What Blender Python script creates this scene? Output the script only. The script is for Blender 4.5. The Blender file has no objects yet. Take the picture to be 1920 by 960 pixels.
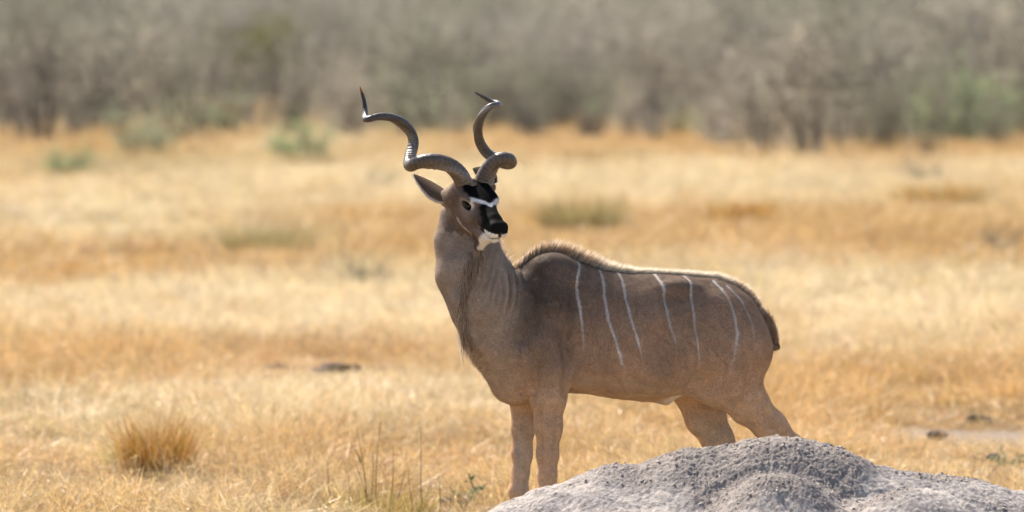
import bpy, math, random
import numpy as np
from mathutils import Vector

random.seed(7)
RNG = np.random.default_rng(11)
SC = bpy.context.scene
COL = SC.collection

# ------------------------------------------------------------------ camera, sky, sun, exposure
CAM = np.array((0.0, -30.0, 2.5))
FPX = 13320.0                       # focal length in pixels of a 1920 wide frame
PITCH = math.atan(500.0 / FPX)      # looking slightly down from a vehicle
cd = bpy.data.cameras.new('camera')
cam = bpy.data.objects.new('camera', cd)
COL.objects.link(cam)
cam.location = CAM
cam.rotation_euler = (math.pi / 2 - PITCH, 0, 0)
cd.sensor_width = 36.0
cd.lens = FPX / 1920.0 * 36.0
cd.clip_start = 0.5
cd.clip_end = 6000
cd.dof.use_dof = True
cd.dof.focus_distance = 29.3
cd.dof.aperture_fstop = 3.3
SC.camera = cam

SUN_EL = math.radians(49)
SUN_AZ = math.radians(-32)          # measured from +Y (behind the animal) towards +X
SUN_DIR = Vector((math.sin(SUN_AZ) * math.cos(SUN_EL), math.cos(SUN_AZ) * math.cos(SUN_EL), math.sin(SUN_EL)))
w = bpy.data.worlds.new('World')
SC.world = w
w.use_nodes = True
nt = w.node_tree
bg = nt.nodes['Background']
sky = nt.nodes.new('ShaderNodeTexSky')
sky.sky_type = 'NISHITA'
sky.sun_disc = False
sky.sun_elevation = SUN_EL
sky.sun_rotation = SUN_AZ
sky.air_density = 1.0
sky.dust_density = 2.0
nt.links.new(sky.outputs[0], bg.inputs[0])
bg.inputs[1].default_value = 0.10
sl = bpy.data.lights.new('sun', 'SUN')
sl.energy = 5.0
sl.angle = math.radians(0.53)
sl.color = (1.0, 0.93, 0.82)
so = bpy.data.objects.new('sun', sl)
COL.objects.link(so)
so.location = (-20, 40, 60)
so.rotation_euler = SUN_DIR.to_track_quat('Z', 'Y').to_euler()
SC.view_settings.view_transform = 'Standard'
SC.view_settings.look = 'None'
SC.view_settings.gamma = 1.0
SC.view_settings.exposure = 1.0
SC.view_settings.use_curve_mapping = False
SC.cycles.use_denoising = True
SC.cycles.max_bounces = 5
SC.cycles.diffuse_bounces = 3
SC.cycles.glossy_bounces = 2
SC.cycles.use_adaptive_sampling = True
SC.cycles.adaptive_threshold = 0.03
SC.cycles.transmission_bounces = 4
SC.cycles.caustics_reflective = False
SC.cycles.caustics_refractive = False

# ------------------------------------------------------------------ survey helpers
FWD = np.array((0, math.cos(PITCH), -math.sin(PITCH)))
UPV = np.array((0, math.sin(PITCH), math.cos(PITCH)))


def ray(u, v):
    return FWD + np.array((1.0, 0, 0)) * (u - 960) / FPX + UPV * (480 - v) / FPX


def at_y(u, v, y):
    d = ray(u, v)
    return CAM + d * ((y - CAM[1]) / d[1])


def on_ground(u, v, z=0.0):
    d = ray(u, v)
    return CAM + d * ((z - CAM[2]) / d[2])


def on_plane(u, v, o, n, b):
    d = ray(u, v)
    t = (b - np.dot(CAM - o, n)) / np.dot(d, n)
    return CAM + d * t


def smooth01(x, a, b):
    t = np.clip((x - a) / (b - a), 0, 1)
    return t * t * (3 - 2 * t)


def hash3(i, j, k, s):
    n = (i * 374761393 + j * 668265263 + k * 2147483647 + s * 974634777) & 0xFFFFFFFF
    n = ((n ^ (n >> 13)) * 1274126177) & 0xFFFFFFFF
    n = (n ^ (n >> 16)) & 0xFFFFFFFF
    return n.astype(np.float64) / 4294967295.0


def vnoise(P, scale, seed=0):
    Q = np.asarray(P, dtype=np.float64) * scale
    if Q.shape[1] == 2:
        Q = np.column_stack((Q, np.zeros(len(Q))))
    I = np.floor(Q).astype(np.int64)
    f = Q - I
    f = f * f * f * (f * (f * 6 - 15) + 10)
    out = np.zeros(len(Q))
    for dx in (0, 1):
        wx = f[:, 0] if dx else 1 - f[:, 0]
        for dy in (0, 1):
            wy = f[:, 1] if dy else 1 - f[:, 1]
            for dz in (0, 1):
                wz = f[:, 2] if dz else 1 - f[:, 2]
                out += wx * wy * wz * hash3(I[:, 0] + dx, I[:, 1] + dy, I[:, 2] + dz, seed)
    return out * 2 - 1


def fbm(P, scale, octv=4, seed=0, gain=0.5):
    r = np.zeros(len(P))
    a = 1.0
    for o in range(octv):
        r += a * vnoise(P, scale * 2 ** o, seed + o * 17)
        a *= gain
    return r


# ------------------------------------------------------------------ object helpers
def tag(o, label=None, cat=None, group=None, kind=None):
    if label:
        o['label'] = label
    if cat:
        o['category'] = cat
    if group:
        o['group'] = group
    if kind:
        o['kind'] = kind
    return o


def mesh_np(name, V, F, mat, col=None, smooth=True, extra=None):
    """V (n,3), F (m,3|4) or list of arrays"""
    V = np.asarray(V, dtype=np.float32)
    Fs = F if isinstance(F, list) else [F]
    Fs = [np.asarray(f, dtype=np.int32) for f in Fs if len(f)]
    me = bpy.data.meshes.new(name)
    me.vertices.add(len(V))
    me.vertices.foreach_set('co', V.ravel())
    tot = sum(f.size for f in Fs)
    npoly = sum(len(f) for f in Fs)
    me.loops.add(tot)
    me.loops.foreach_set('vertex_index', np.concatenate([f.ravel() for f in Fs]))
    me.polygons.add(npoly)
    st = []
    s = 0
    for f in Fs:
        k = f.shape[1]
        st.append(s + np.arange(len(f)) * k)
        s += f.size
    me.polygons.foreach_set('loop_start', np.concatenate(st).astype(np.int32))
    me.update(calc_edges=True)
    if smooth:
        me.polygons.foreach_set('use_smooth', np.ones(npoly, dtype=bool))
    if col is not None:
        a = me.color_attributes.new('tint', 'FLOAT_COLOR', 'POINT')
        c = np.ones((len(V), 4), dtype=np.float32)
        c[:, :3] = col
        a.data.foreach_set('color', c.ravel())
    if mat:
        me.materials.append(mat)
    me.validate()
    return me


def link(name, me, parent=None, loc=(0, 0, 0)):
    o = bpy.data.objects.new(name, me)
    COL.objects.link(o)
    o.location = loc
    if parent:
        o.parent = parent
    return o


class NT:
    def __init__(self, name):
        self.m = bpy.data.materials.new(name)
        self.m.use_nodes = True
        self.t = self.m.node_tree
        self.t.nodes.clear()
        self.out = self.t.nodes.new('ShaderNodeOutputMaterial')

    def n(self, typ, ins=None, **kw):
        nd = self.t.nodes.new('ShaderNode' + typ)
        for k, v in kw.items():
            setattr(nd, k, v)
        for k, v in (ins or {}).items():
            if hasattr(v, 'is_output') or hasattr(v, 'links'):
                self.t.links.new(v, nd.inputs[k])
            else:
                nd.inputs[k].default_value = v
        return nd

    def noise(self, scale, detail=4, vec=None, rough=0.55):
        nd = self.n('TexNoise', {'Scale': scale, 'Detail': detail, 'Roughness': rough})
        if vec is not None:
            self.t.links.new(vec, nd.inputs['Vector'])
        return nd.outputs['Fac']

    def ramp(self, fac, stops):
        nd = self.n('ValToRGB', {'Fac': fac})
        e = nd.color_ramp.elements
        while len(e) < len(stops):
            e.new(0.5)
        for x, (p, c) in zip(e, stops):
            x.position = p
            x.color = (*c, 1) if len(c) == 3 else c
        return nd.outputs['Color']

    def mix(self, fac, a, b, blend='MIX'):
        nd = self.n('MixRGB', {'Fac': fac, 'Color1': a, 'Color2': b}, blend_type=blend)
        return nd.outputs[0]

    def done(self, sh):
        self.t.links.new(sh, self.out.inputs['Surface'])
        return self.m


def c4(r, g, b):
    return (r, g, b, 1)


# ------------------------------------------------------------------ materials
def mat_leafy(name, translucency=0.4, rough=0.55, attr='tint', inst=False, spec=0.25, noise_amt=0.0, thin=1.25):
    t = NT(name)
    a = t.n('Attribute', attribute_name=attr)
    c = a.outputs['Color']
    if inst:
        b = t.n('Attribute', attribute_name='patch_tint', attribute_type='INSTANCER')
        c = t.mix(1.0, c, b.outputs['Color'], 'MULTIPLY')
        g = t.n('NewGeometry')
        n1 = t.noise(3.0, 3, g.outputs['Position'])
        c = t.mix(1.0, c, t.ramp(n1, [(0.32, (1.08, 1.1, 1.16)), (0.5, (1, 1, 1)), (0.68, (0.9, 0.76, 0.58))]), 'MULTIPLY')
    p = t.n('BsdfPrincipled', {'Base Color': c, 'Roughness': rough, 'Specular IOR Level': spec})
    tr = t.n('BsdfTranslucent', {'Color': c})
    mx = t.n('MixShader', {0: translucency, 1: p.outputs[0], 2: tr.outputs[0]})
    return t.done(mx.outputs[0])


def mat_ground():
    t = NT('dry_soil_and_litter')
    g = t.n('NewGeometry')
    pos = g.outputs['Position']
    a = t.n('Attribute', attribute_name='tint')
    n1 = t.noise(14.0, 6, pos)
    n2 = t.noise(90.0, 4, pos)
    c = t.ramp(n1, [(0.3, (0.55, 0.55, 0.55)), (0.7, (1.1, 1.08, 1.04))])
    c2 = t.ramp(n2, [(0.3, (0.62, 0.6, 0.58)), (0.7, (1.15, 1.12, 1.06))])
    c = t.mix(1.0, c, c2, 'MULTIPLY')
    c = t.mix(1.0, c, a.outputs['Color'], 'MULTIPLY')
    bmp = t.n('Bump', {'Strength': 0.6, 'Distance': 0.03, 'Height': n2})
    p = t.n('BsdfPrincipled', {'Base Color': c, 'Roughness': 0.95, 'Specular IOR Level': 0.1, 'Normal': bmp.outputs[0]})
    return t.done(p.outputs[0])


def mat_mound():
    t = NT('hardened_termite_clay')
    tc = t.n('TexCoord')
    pos = tc.outputs['Object']
    a = t.n('Attribute', attribute_name='tint')
    n1 = t.noise(60.0, 6, pos, 0.65)
    n2 = t.noise(190.0, 4, pos, 0.6)
    n3 = t.noise(7.0, 5, pos, 0.6)
    c = t.ramp(n1, [(0.32, (0.45, 0.44, 0.44)), (0.5, (0.9, 0.9, 0.9)), (0.72, (1.2, 1.18, 1.16))])
    c2 = t.ramp(n3, [(0.35, (0.8, 0.79, 0.8)), (0.65, (1.12, 1.1, 1.07))])
    c = t.mix(1.0, c, c2, 'MULTIPLY')
    c = t.mix(1.0, c, a.outputs['Color'], 'MULTIPLY')
    b1 = t.n('Bump', {'Strength': 0.8, 'Distance': 0.012, 'Height': n1})
    b2 = t.n('Bump', {'Strength': 0.6, 'Distance': 0.004, 'Height': n2, 'Normal': b1.outputs[0]})
    p = t.n('BsdfPrincipled', {'Base Color': c, 'Roughness': 0.95, 'Specular IOR Level': 0.15, 'Normal': b2.outputs[0]})
    return t.done(p.outputs[0])


def mat_coat():
    t = NT('short_coat')
    tc = t.n('TexCoord')
    pos = tc.outputs['Object']
    a = t.n('Attribute', attribute_name='tint')
    mp = t.n('Mapping', {'Vector': pos, 'Scale': (1.0, 1.0, 0.35)})
    n1 = t.noise(330.0, 3, mp.outputs[0], 0.6)
    n2 = t.noise(28.0, 4, pos, 0.6)
    c = t.ramp(n1, [(0.3, (0.62, 0.62, 0.62)), (0.7, (1.35, 1.33, 1.3))])
    c2 = t.ramp(n2, [(0.3, (0.86, 0.86, 0.86)), (0.7, (1.12, 1.11, 1.1))])
    c = t.mix(1.0, c, c2, 'MULTIPLY')
    c = t.mix(1.0, c, a.outputs['Color'], 'MULTIPLY')
    b = t.n('Bump', {'Strength': 0.35, 'Distance': 0.003, 'Height': n1})
    p = t.n('BsdfPrincipled', {'Base Color': c, 'Roughness': 0.72, 'Specular IOR Level': 0.04,
                               'Normal': b.outputs[0]})
    return t.done(p.outputs[0])


def mat_horn():
    t = NT('ridged_horn')
    a = t.n('Attribute', attribute_name='tint')
    tc = t.n('TexCoord')
    n1 = t.noise(120.0, 4, tc.outputs['Object'], 0.6)
    c = t.ramp(n1, [(0.3, (0.6, 0.6, 0.6)), (0.7, (1.25, 1.22, 1.2))])
    c = t.mix(1.0, c, a.outputs['Color'], 'MULTIPLY')
    b = t.n('Bump', {'Strength': 0.4, 'Distance': 0.003, 'Height': n1})
    p = t.n('BsdfPrincipled', {'Base Color': c, 'Roughness': 0.42, 'Specular IOR Level': 0.5, 'Normal': b.outputs[0]})
    return t.done(p.outputs[0])


def mat_plain(name, col, rough=0.8, spec=0.3, coat=0.0):
    t = NT(name)
    tc = t.n('TexCoord')
    n1 = t.noise(60.0, 4, tc.outputs['Object'])
    k = t.ramp(n1, [(0.3, (0.75, 0.75, 0.75)), (0.7, (1.2, 1.2, 1.2))])
    c = t.mix(1.0, k, c4(*col), 'MULTIPLY')
    p = t.n('BsdfPrincipled', {'Base Color': c, 'Roughness': rough, 'Specular IOR Level': spec, 'Coat Weight': coat})
    return t.done(p.outputs[0])


M_GRASS = mat_leafy('dry_grass_blades', 0.42, 0.4, inst=True, spec=0.45)
M_TUFT = mat_leafy('tuft_blades', 0.4, 0.5)
M_BUSH = mat_leafy('scrub_twigs_and_leaves', 0.4, 0.7, spec=0.15)
M_HAIR = mat_leafy('long_hair', 0.5, 0.5, spec=0.3)
M_FUR = mat_leafy('fine_fur', 0.35, 0.7, spec=0.05)
M_GROUND = mat_ground()
M_MOUND = mat_mound()
M_COAT = mat_coat()
M_HORN = mat_horn()
M_EYE = mat_plain('dark_eye', (0.006, 0.005, 0.005), 0.08, 0.4)
M_HOOF = mat_plain('black_hoof', (0.03, 0.027, 0.025), 0.4)
M_CLOD = mat_plain('dark_clods', (0.075, 0.05, 0.035), 0.95)

# ------------------------------------------------------------------ grass colour over the plain (patches of different grasses)
# image position, half sizes, kind, weight: turned into places on the ground
KIND = {'pale': (0.71, 0.62, 0.43), 'orange': (0.54, 0.345, 0.137), 'straw': (0.585, 0.447, 0.24),
        'brown': (0.33, 0.21, 0.11), 'green': (0.36, 0.34, 0.20)}
PATCH = [('pale', 520, 590, 460, 55, 1.0), ('pale', 1120, 365, 420, 42, 1.1), ('pale', 1500, 335, 380, 22, .9),
         ('pale', 200, 400, 260, 45, .8), ('pale', 620, 345, 260, 30, .6), ('pale', 1700, 570, 260, 70, .8),
         ('pale', 640, 770, 380, 45, .55), ('pale', 90, 790, 200, 40, .4), ('pale', 1400, 520, 200, 30, .4),
         ('pale', 560, 275, 160, 22, .6), ('pale', 1870, 330, 160, 25, .6),
         ('orange', 110, 515, 260, 34, 1.0), ('orange', 560, 495, 300, 18, .6), ('orange', 1240, 440, 420, 34, 1.0), ('orange', 1720, 470, 300, 30, .8),
         ('orange', 1180, 262, 260, 30, 1.0), ('orange', 1640, 285, 330, 30, .8), ('orange', 240, 275, 200, 22, .7),
         ('orange', 380, 690, 420, 36, .7), ('orange', 60, 720, 150, 40, .6), ('orange', 1700, 740, 360, 40, .6),
         ('orange', 1500, 830, 400, 60, .5), ('orange', 560, 890, 500, 40, .35), ('orange', 700, 420, 160, 14, .5),
         ('brown', 640, 672, 170, 10, .6), ('brown', 1830, 778, 80, 9, .8), ('green', 490, 455, 90, 16, .4),
         ('green', 690, 505, 70, 14, .5), ('green', 260, 320, 160, 16, .3), ('green', 60, 760, 80, 30, .3)]
PW = []
for kd, u, v, su, sv, wt in PATCH:
    c = on_ground(u, v)
    e = on_ground(u + su, v)
    yf = on_ground(u, v - sv)
    yn = on_ground(u, v + sv)
    PW.append((np.array(KIND[kd]), c[0], c[1], abs(e[0] - c[0]), yf[1] - c[1], c[1] - yn[1], wt))


def patch_color(XY):
    X, Y = XY[:, 0], XY[:, 1]
    base = np.array(KIND['straw'])
    acc = np.tile(base * 0.4, (len(X), 1))
    ws = np.full(len(X), 0.4)
    S = np.column_stack((X * 0.35, Y * 0.12))
    wob = fbm(S, 1.0, 4, 3)
    for c, cx, cy, sx, sf, sn, wt in PW:
        sy = np.where(Y > cy, sf, sn)
        g = wt * np.exp(-(((X - cx) / sx) ** 2 + ((Y - cy) / sy) ** 2)) * (1 + 0.5 * wob)
        g = np.clip(g, 0, None) * 2.4
        acc += g[:, None] * c
        ws += g
    col = acc / ws[:, None]
    n = fbm(np.column_stack((X * 0.9, Y * 0.35)), 1.0, 4, 31)
    m = np.clip(0.5 + 0.55 * n, 0, 1)[:, None]
    alt = np.array(KIND['orange'])
    alt2 = np.array(KIND['pale'])
    col = col * 0.8 + 0.2 * (alt * m + alt2 * (1 - m))
    return col


# ------------------------------------------------------------------ ground
def ground_z(X, Y):
    return 0.03 * vnoise(np.column_stack((X, Y)), 0.23, 5) * smooth01(np.abs(Y), 2, 8)


def build_ground():
    ys = np.concatenate((np.linspace(-45, 20, 240), 20 + (np.linspace(0, 1, 150) ** 2.2) * 2980))
    xs_n = np.linspace(-1, 1, 161)
    xs_n = np.sign(xs_n) * np.abs(xs_n) ** 1.8
    V = []
    XX = np.zeros((len(ys), len(xs_n)))
    for i, y in enumerate(ys):
        XX[i] = xs_n * (14 + max(0, y + 30) * 0.55)
    YY = np.repeat(ys[:, None], len(xs_n), 1)
    X, Y = XX.ravel(), YY.ravel()
    Z = ground_z(X, Y)
    Z += smooth01(Y, 500, 2600) * 95 * (1 + 0.25 * vnoise(np.column_stack((X, Y)), 0.004, 9))
    V = np.column_stack((X, Y, Z))
    n, m = len(ys), len(xs_n)
    idx = np.arange(n * m).reshape(n, m)
    F = np.column_stack((idx[:-1, :-1].ravel(), idx[:-1, 1:].ravel(), idx[1:, 1:].ravel(), idx[1:, :-1].ravel()))
    col = patch_color(V[:, :2]) * 0.55
    # bare sandy track
    c = on_ground(1880, 812)
    b = np.exp(-(((X - c[0]) / 1.0) ** 4 + ((Y - c[1]) / 0.7) ** 2))
    bare = np.array((0.36, 0.29, 0.235))
    col = col * (1 - b[:, None]) + bare * b[:, None]
    far = smooth01(Y, 300, 700)[:, None]
    col = col * (1 - far) + np.array((0.16, 0.12, 0.085)) * far
    o = link('ground', mesh_np('ground', V, F, M_GROUND, col))
    tag(o, kind='structure')
    return o


build_ground()

# ------------------------------------------------------------------ dry grass (uncountable): clumps scattered by geometry nodes


def blades(n, rad, hmin, hmax, width, lean, curl, rng, colf, segs=3, bias=(0, 0), base_pow=0.5, seed_heads=0.0):
    V, F, C = [], [], []
    for i in range(n):
        r = rad * rng.random() ** base_pow
        th = rng.random() * 6.283
        b = np.array((math.cos(th) * r, math.sin(th) * r, 0.0))
        h = hmin + (hmax - hmin) * rng.random() ** 1.4
        az = th + rng.normal() * 1.1
        ln = abs(rng.normal()) * lean + 0.05
        d = np.array((math.cos(az) * ln + bias[0], math.sin(az) * ln + bias[1], 1.0))
        d /= np.linalg.norm(d)
        side = np.cross(d, rng.normal(size=3))
        side /= np.linalg.norm(side) + 1e-9
        cu = np.array((math.cos(az), math.sin(az), -0.55)) * curl * rng.random()
        wdt = width * (0.6 + 0.8 * rng.random())
        col = colf(rng)
        s0 = len(V)
        for k in range(segs + 1):
            t = k / segs
            p = b + d * h * t + cu * h * t * t
            p[2] = max(p[2], 0.004)
            wk = wdt * (1 - t) ** 0.7 * 0.5
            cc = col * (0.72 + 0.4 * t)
            if k < segs:
                V += [p - side * wk, p + side * wk]
                C += [cc, cc]
            else:
                V.append(p)
                C.append(cc)
        for k in range(segs - 1):
            a = s0 + 2 * k
            F += [(a, a + 1, a + 3), (a, a + 3, a + 2)]
        a = s0 + 2 * (segs - 1)
        F.append((a, a + 1, a + 2))
        if seed_heads and rng.random() < seed_heads:
            tip = V[-1]
            for q in range(7):
                pp = tip - d * (0.012 * q)
                dr = rng.normal(size=3) * 0.012 + d * 0.014
                sd = np.cross(dr, rng.normal(size=3))
                sd = sd / (np.linalg.norm(sd) + 1e-9) * 0.0022
                s = len(V)
                V += [pp - sd, pp + sd, pp + dr * 1.5]
                C += [col * 1.15] * 3
                F.append((s, s + 1, s + 2))
    return np.array(V), np.array(F), np.array(C)


def straw(rng):
    k = 0.55 + 0.85 * rng.random() ** 1.3
    return np.array((1.0, 0.98 + 0.03 * rng.normal(), 0.95 + 0.05 * rng.normal())) * k


def patch_mesh(rng, size, tufts, per, hmin, hmax, width, segs):
    """a square of turf: many small tufts, each with its own lean, height and tone"""
    VS, FS, CS = [], [], []
    off = 0
    for i in range(tufts):
        c = np.array(((rng.random() - .5) * size, (rng.random() - .5) * size, 0))
        az = rng.random() * 6.283
        bl = abs(rng.normal()) * 0.65
        k = 0.55 + 0.9 * rng.random()
        tone = np.array((1.0, 0.96 + .05 * rng.normal(), .92 + .09 * rng.normal())) * (.8 + .38 * rng.random())
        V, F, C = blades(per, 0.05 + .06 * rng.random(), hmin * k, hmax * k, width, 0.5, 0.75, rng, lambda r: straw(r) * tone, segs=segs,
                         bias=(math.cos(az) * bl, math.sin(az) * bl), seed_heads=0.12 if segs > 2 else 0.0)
        VS.append(V + c)
        FS.append(F + off)
        CS.append(C)
        off += len(V)
    # lodged stems lying every way
    n = int(tufts * per * 0.16)
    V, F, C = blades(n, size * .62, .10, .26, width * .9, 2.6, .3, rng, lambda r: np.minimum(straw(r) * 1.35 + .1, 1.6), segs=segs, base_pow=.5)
    V[:, 2] += .03 + .05 * rng.random()
    VS.append(V)
    FS.append(F + off)
    CS.append(C)
    return np.concatenate(VS), np.concatenate(FS), np.concatenate(CS)


# places where the grass is worn short: image position, half width and depth in metres, how much of the height is lost
SHORT = [(1890, 822, 1.3, 1.3, 1.0), (1850, 878, 1.1, .9, .7), (600, 702, 1.1, 1.6, .8), (640, 735, 1.0, 1.2, .5), (285, 925, .55, .9, .62), (860, 962, .35, .9, .6), (1880, 900, .5, 1.0, .6), (1750, 835, .5, .7, .6),
         (735, 1010, .45, .9, .45)]


def build_grass():
    src = bpy.data.collections.new('grass_turf_shapes')
    rng = np.random.default_rng(5)
    nn, nf = 7, 5
    for i in range(nn + nf):
        if i < nn:
            V, F, C = patch_mesh(rng, .72, 46, 17, .05, .20, .0029, 3)
        else:
            V, F, C = patch_mesh(rng, 1.0, 40, 13, .06, .26, .0075, 2)
        o = bpy.data.objects.new('grass_turf', mesh_np('grass_turf', V, F, M_GRASS, C, smooth=False))
        src.objects.link(o)
    P = []
    for (d0, d1, dens, far) in ((23.5, 31, 3.2, 0), (31, 56, 4.0, 0), (56, 100, 2.3, 1), (100, 180, 1.5, 1)):
        area = 0.46 * 0.5 * (d1 * d1 - d0 * d0)
        n = int(area * dens)
        D = np.sqrt(rng.random(n) * (d1 * d1 - d0 * d0) + d0 * d0)
        X = (rng.random(n) - 0.5) * 0.46 * D
        P.append(np.column_stack((X, D - 30.0, np.full(n, far))))
    P = np.concatenate(P)
    X, Y = P[:, 0], P[:, 1]
    keep = np.ones(len(P), bool)
    keep &= ~((X > -0.25) & (X < 2.9) & (Y > -3.4) & (Y < -1.0))      # not on the mound
    lost = np.zeros(len(P))
    for u, v, rx, ry, k in SHORT:
        c = on_ground(u, v)
        q = ((X - c[0]) / rx) ** 2 + ((Y - c[1]) / ry) ** 2
        lost = np.maximum(lost, k * np.exp(-q ** 2))
    n1 = fbm(np.column_stack((X, Y)), 0.55, 3, 77)
    lost = np.clip(lost + .35 * smooth01(n1, .25, .8), 0, 1)
    keep &= rng.random(len(P)) > smooth01(lost, .55, 1.0)
    P, lost = P[keep], lost[keep]
    X, Y = P[:, 0], P[:, 1]
    n = len(P)
    Z = ground_z(X, Y)
    hz = fbm(np.column_stack((X * 0.8, Y * 0.3)), 1.0, 3, 41)
    sc = 0.9 + .25 * rng.random(n)
    hgt = (0.95 + 0.35 * hz + .2 * rng.random(n)) * (1 - lost)
    hgt = np.clip(np.where(Y < .5, np.minimum(hgt, 1.1), hgt), .2, 1.8)
    col = patch_color(P[:, :2]) * (0.86 + 0.28 * rng.random(n))[:, None]
    me = bpy.data.meshes.new('grass')
    me.vertices.add(n)
    me.vertices.foreach_set('co', np.column_stack((X, Y, Z)).astype(np.float32).ravel())
    a = me.attributes.new('spin', 'FLOAT_VECTOR', 'POINT')
    rot = np.column_stack((np.zeros(n), np.zeros(n), rng.random(n) * 6.283))
    a.data.foreach_set('vector', rot.astype(np.float32).ravel())
    a = me.attributes.new('size', 'FLOAT_VECTOR', 'POINT')
    a.data.foreach_set('vector', np.column_stack((sc, sc, hgt)).astype(np.float32).ravel())
    a = me.attributes.new('pick', 'INT', 'POINT')
    a.data.foreach_set('value', np.where(P[:, 2] > 0, nn + rng.integers(0, nf, n), rng.integers(0, nn, n)).astype(np.int32))
    a = me.attributes.new('patch_tint', 'FLOAT_COLOR', 'POINT')
    a.data.foreach_set('color', np.column_stack((col, np.ones(n))).astype(np.float32).ravel())
    me.materials.append(M_GRASS)
    o = link('dry_grass', me)
    tag(o, 'pale and orange dry grass covering the open plain', 'grass', kind='stuff')
    scatter(o, src, 'grass_scatter')


def scatter(o, src, name):
    ng = bpy.data.node_groups.new(name, 'GeometryNodeTree')
    ng.interface.new_socket('Geometry', in_out='INPUT', socket_type='NodeSocketGeometry')
    ng.interface.new_socket('Geometry', in_out='OUTPUT', socket_type='NodeSocketGeometry')
    N = ng.nodes
    gi = N.new('NodeGroupInput')
    go = N.new('NodeGroupOutput')
    ci = N.new('GeometryNodeCollectionInfo')
    ci.inputs['Collection'].default_value = src
    ci.inputs['Separate Children'].default_value = True
    ci.inputs['Reset Children'].default_value = True
    ip = N.new('GeometryNodeInstanceOnPoints')
    ip.inputs['Pick Instance'].default_value = True

    def attr(nm, typ):
        nd = N.new('GeometryNodeInputNamedAttribute')
        nd.data_type = typ
        nd.inputs['Name'].default_value = nm
        return nd.outputs['Attribute']
    e2r = N.new('FunctionNodeEulerToRotation')
    L = ng.links.new
    L(gi.outputs[0], ip.inputs['Points'])
    L(ci.outputs[0], ip.inputs['Instance'])
    L(attr('pick', 'INT'), ip.inputs['Instance Index'])
    L(attr('spin', 'FLOAT_VECTOR'), e2r.inputs[0])
    L(e2r.outputs[0], ip.inputs['Rotation'])
    L(attr('size', 'FLOAT_VECTOR'), ip.inputs['Scale'])
    L(ip.outputs[0], go.inputs[0])
    md = o.modifiers.new(name, 'NODES')
    md.node_group = ng


build_grass()

# ------------------------------------------------------------------ termite mound
MOUND_C = np.array((1.2, -2.05, 0.0))


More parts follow.
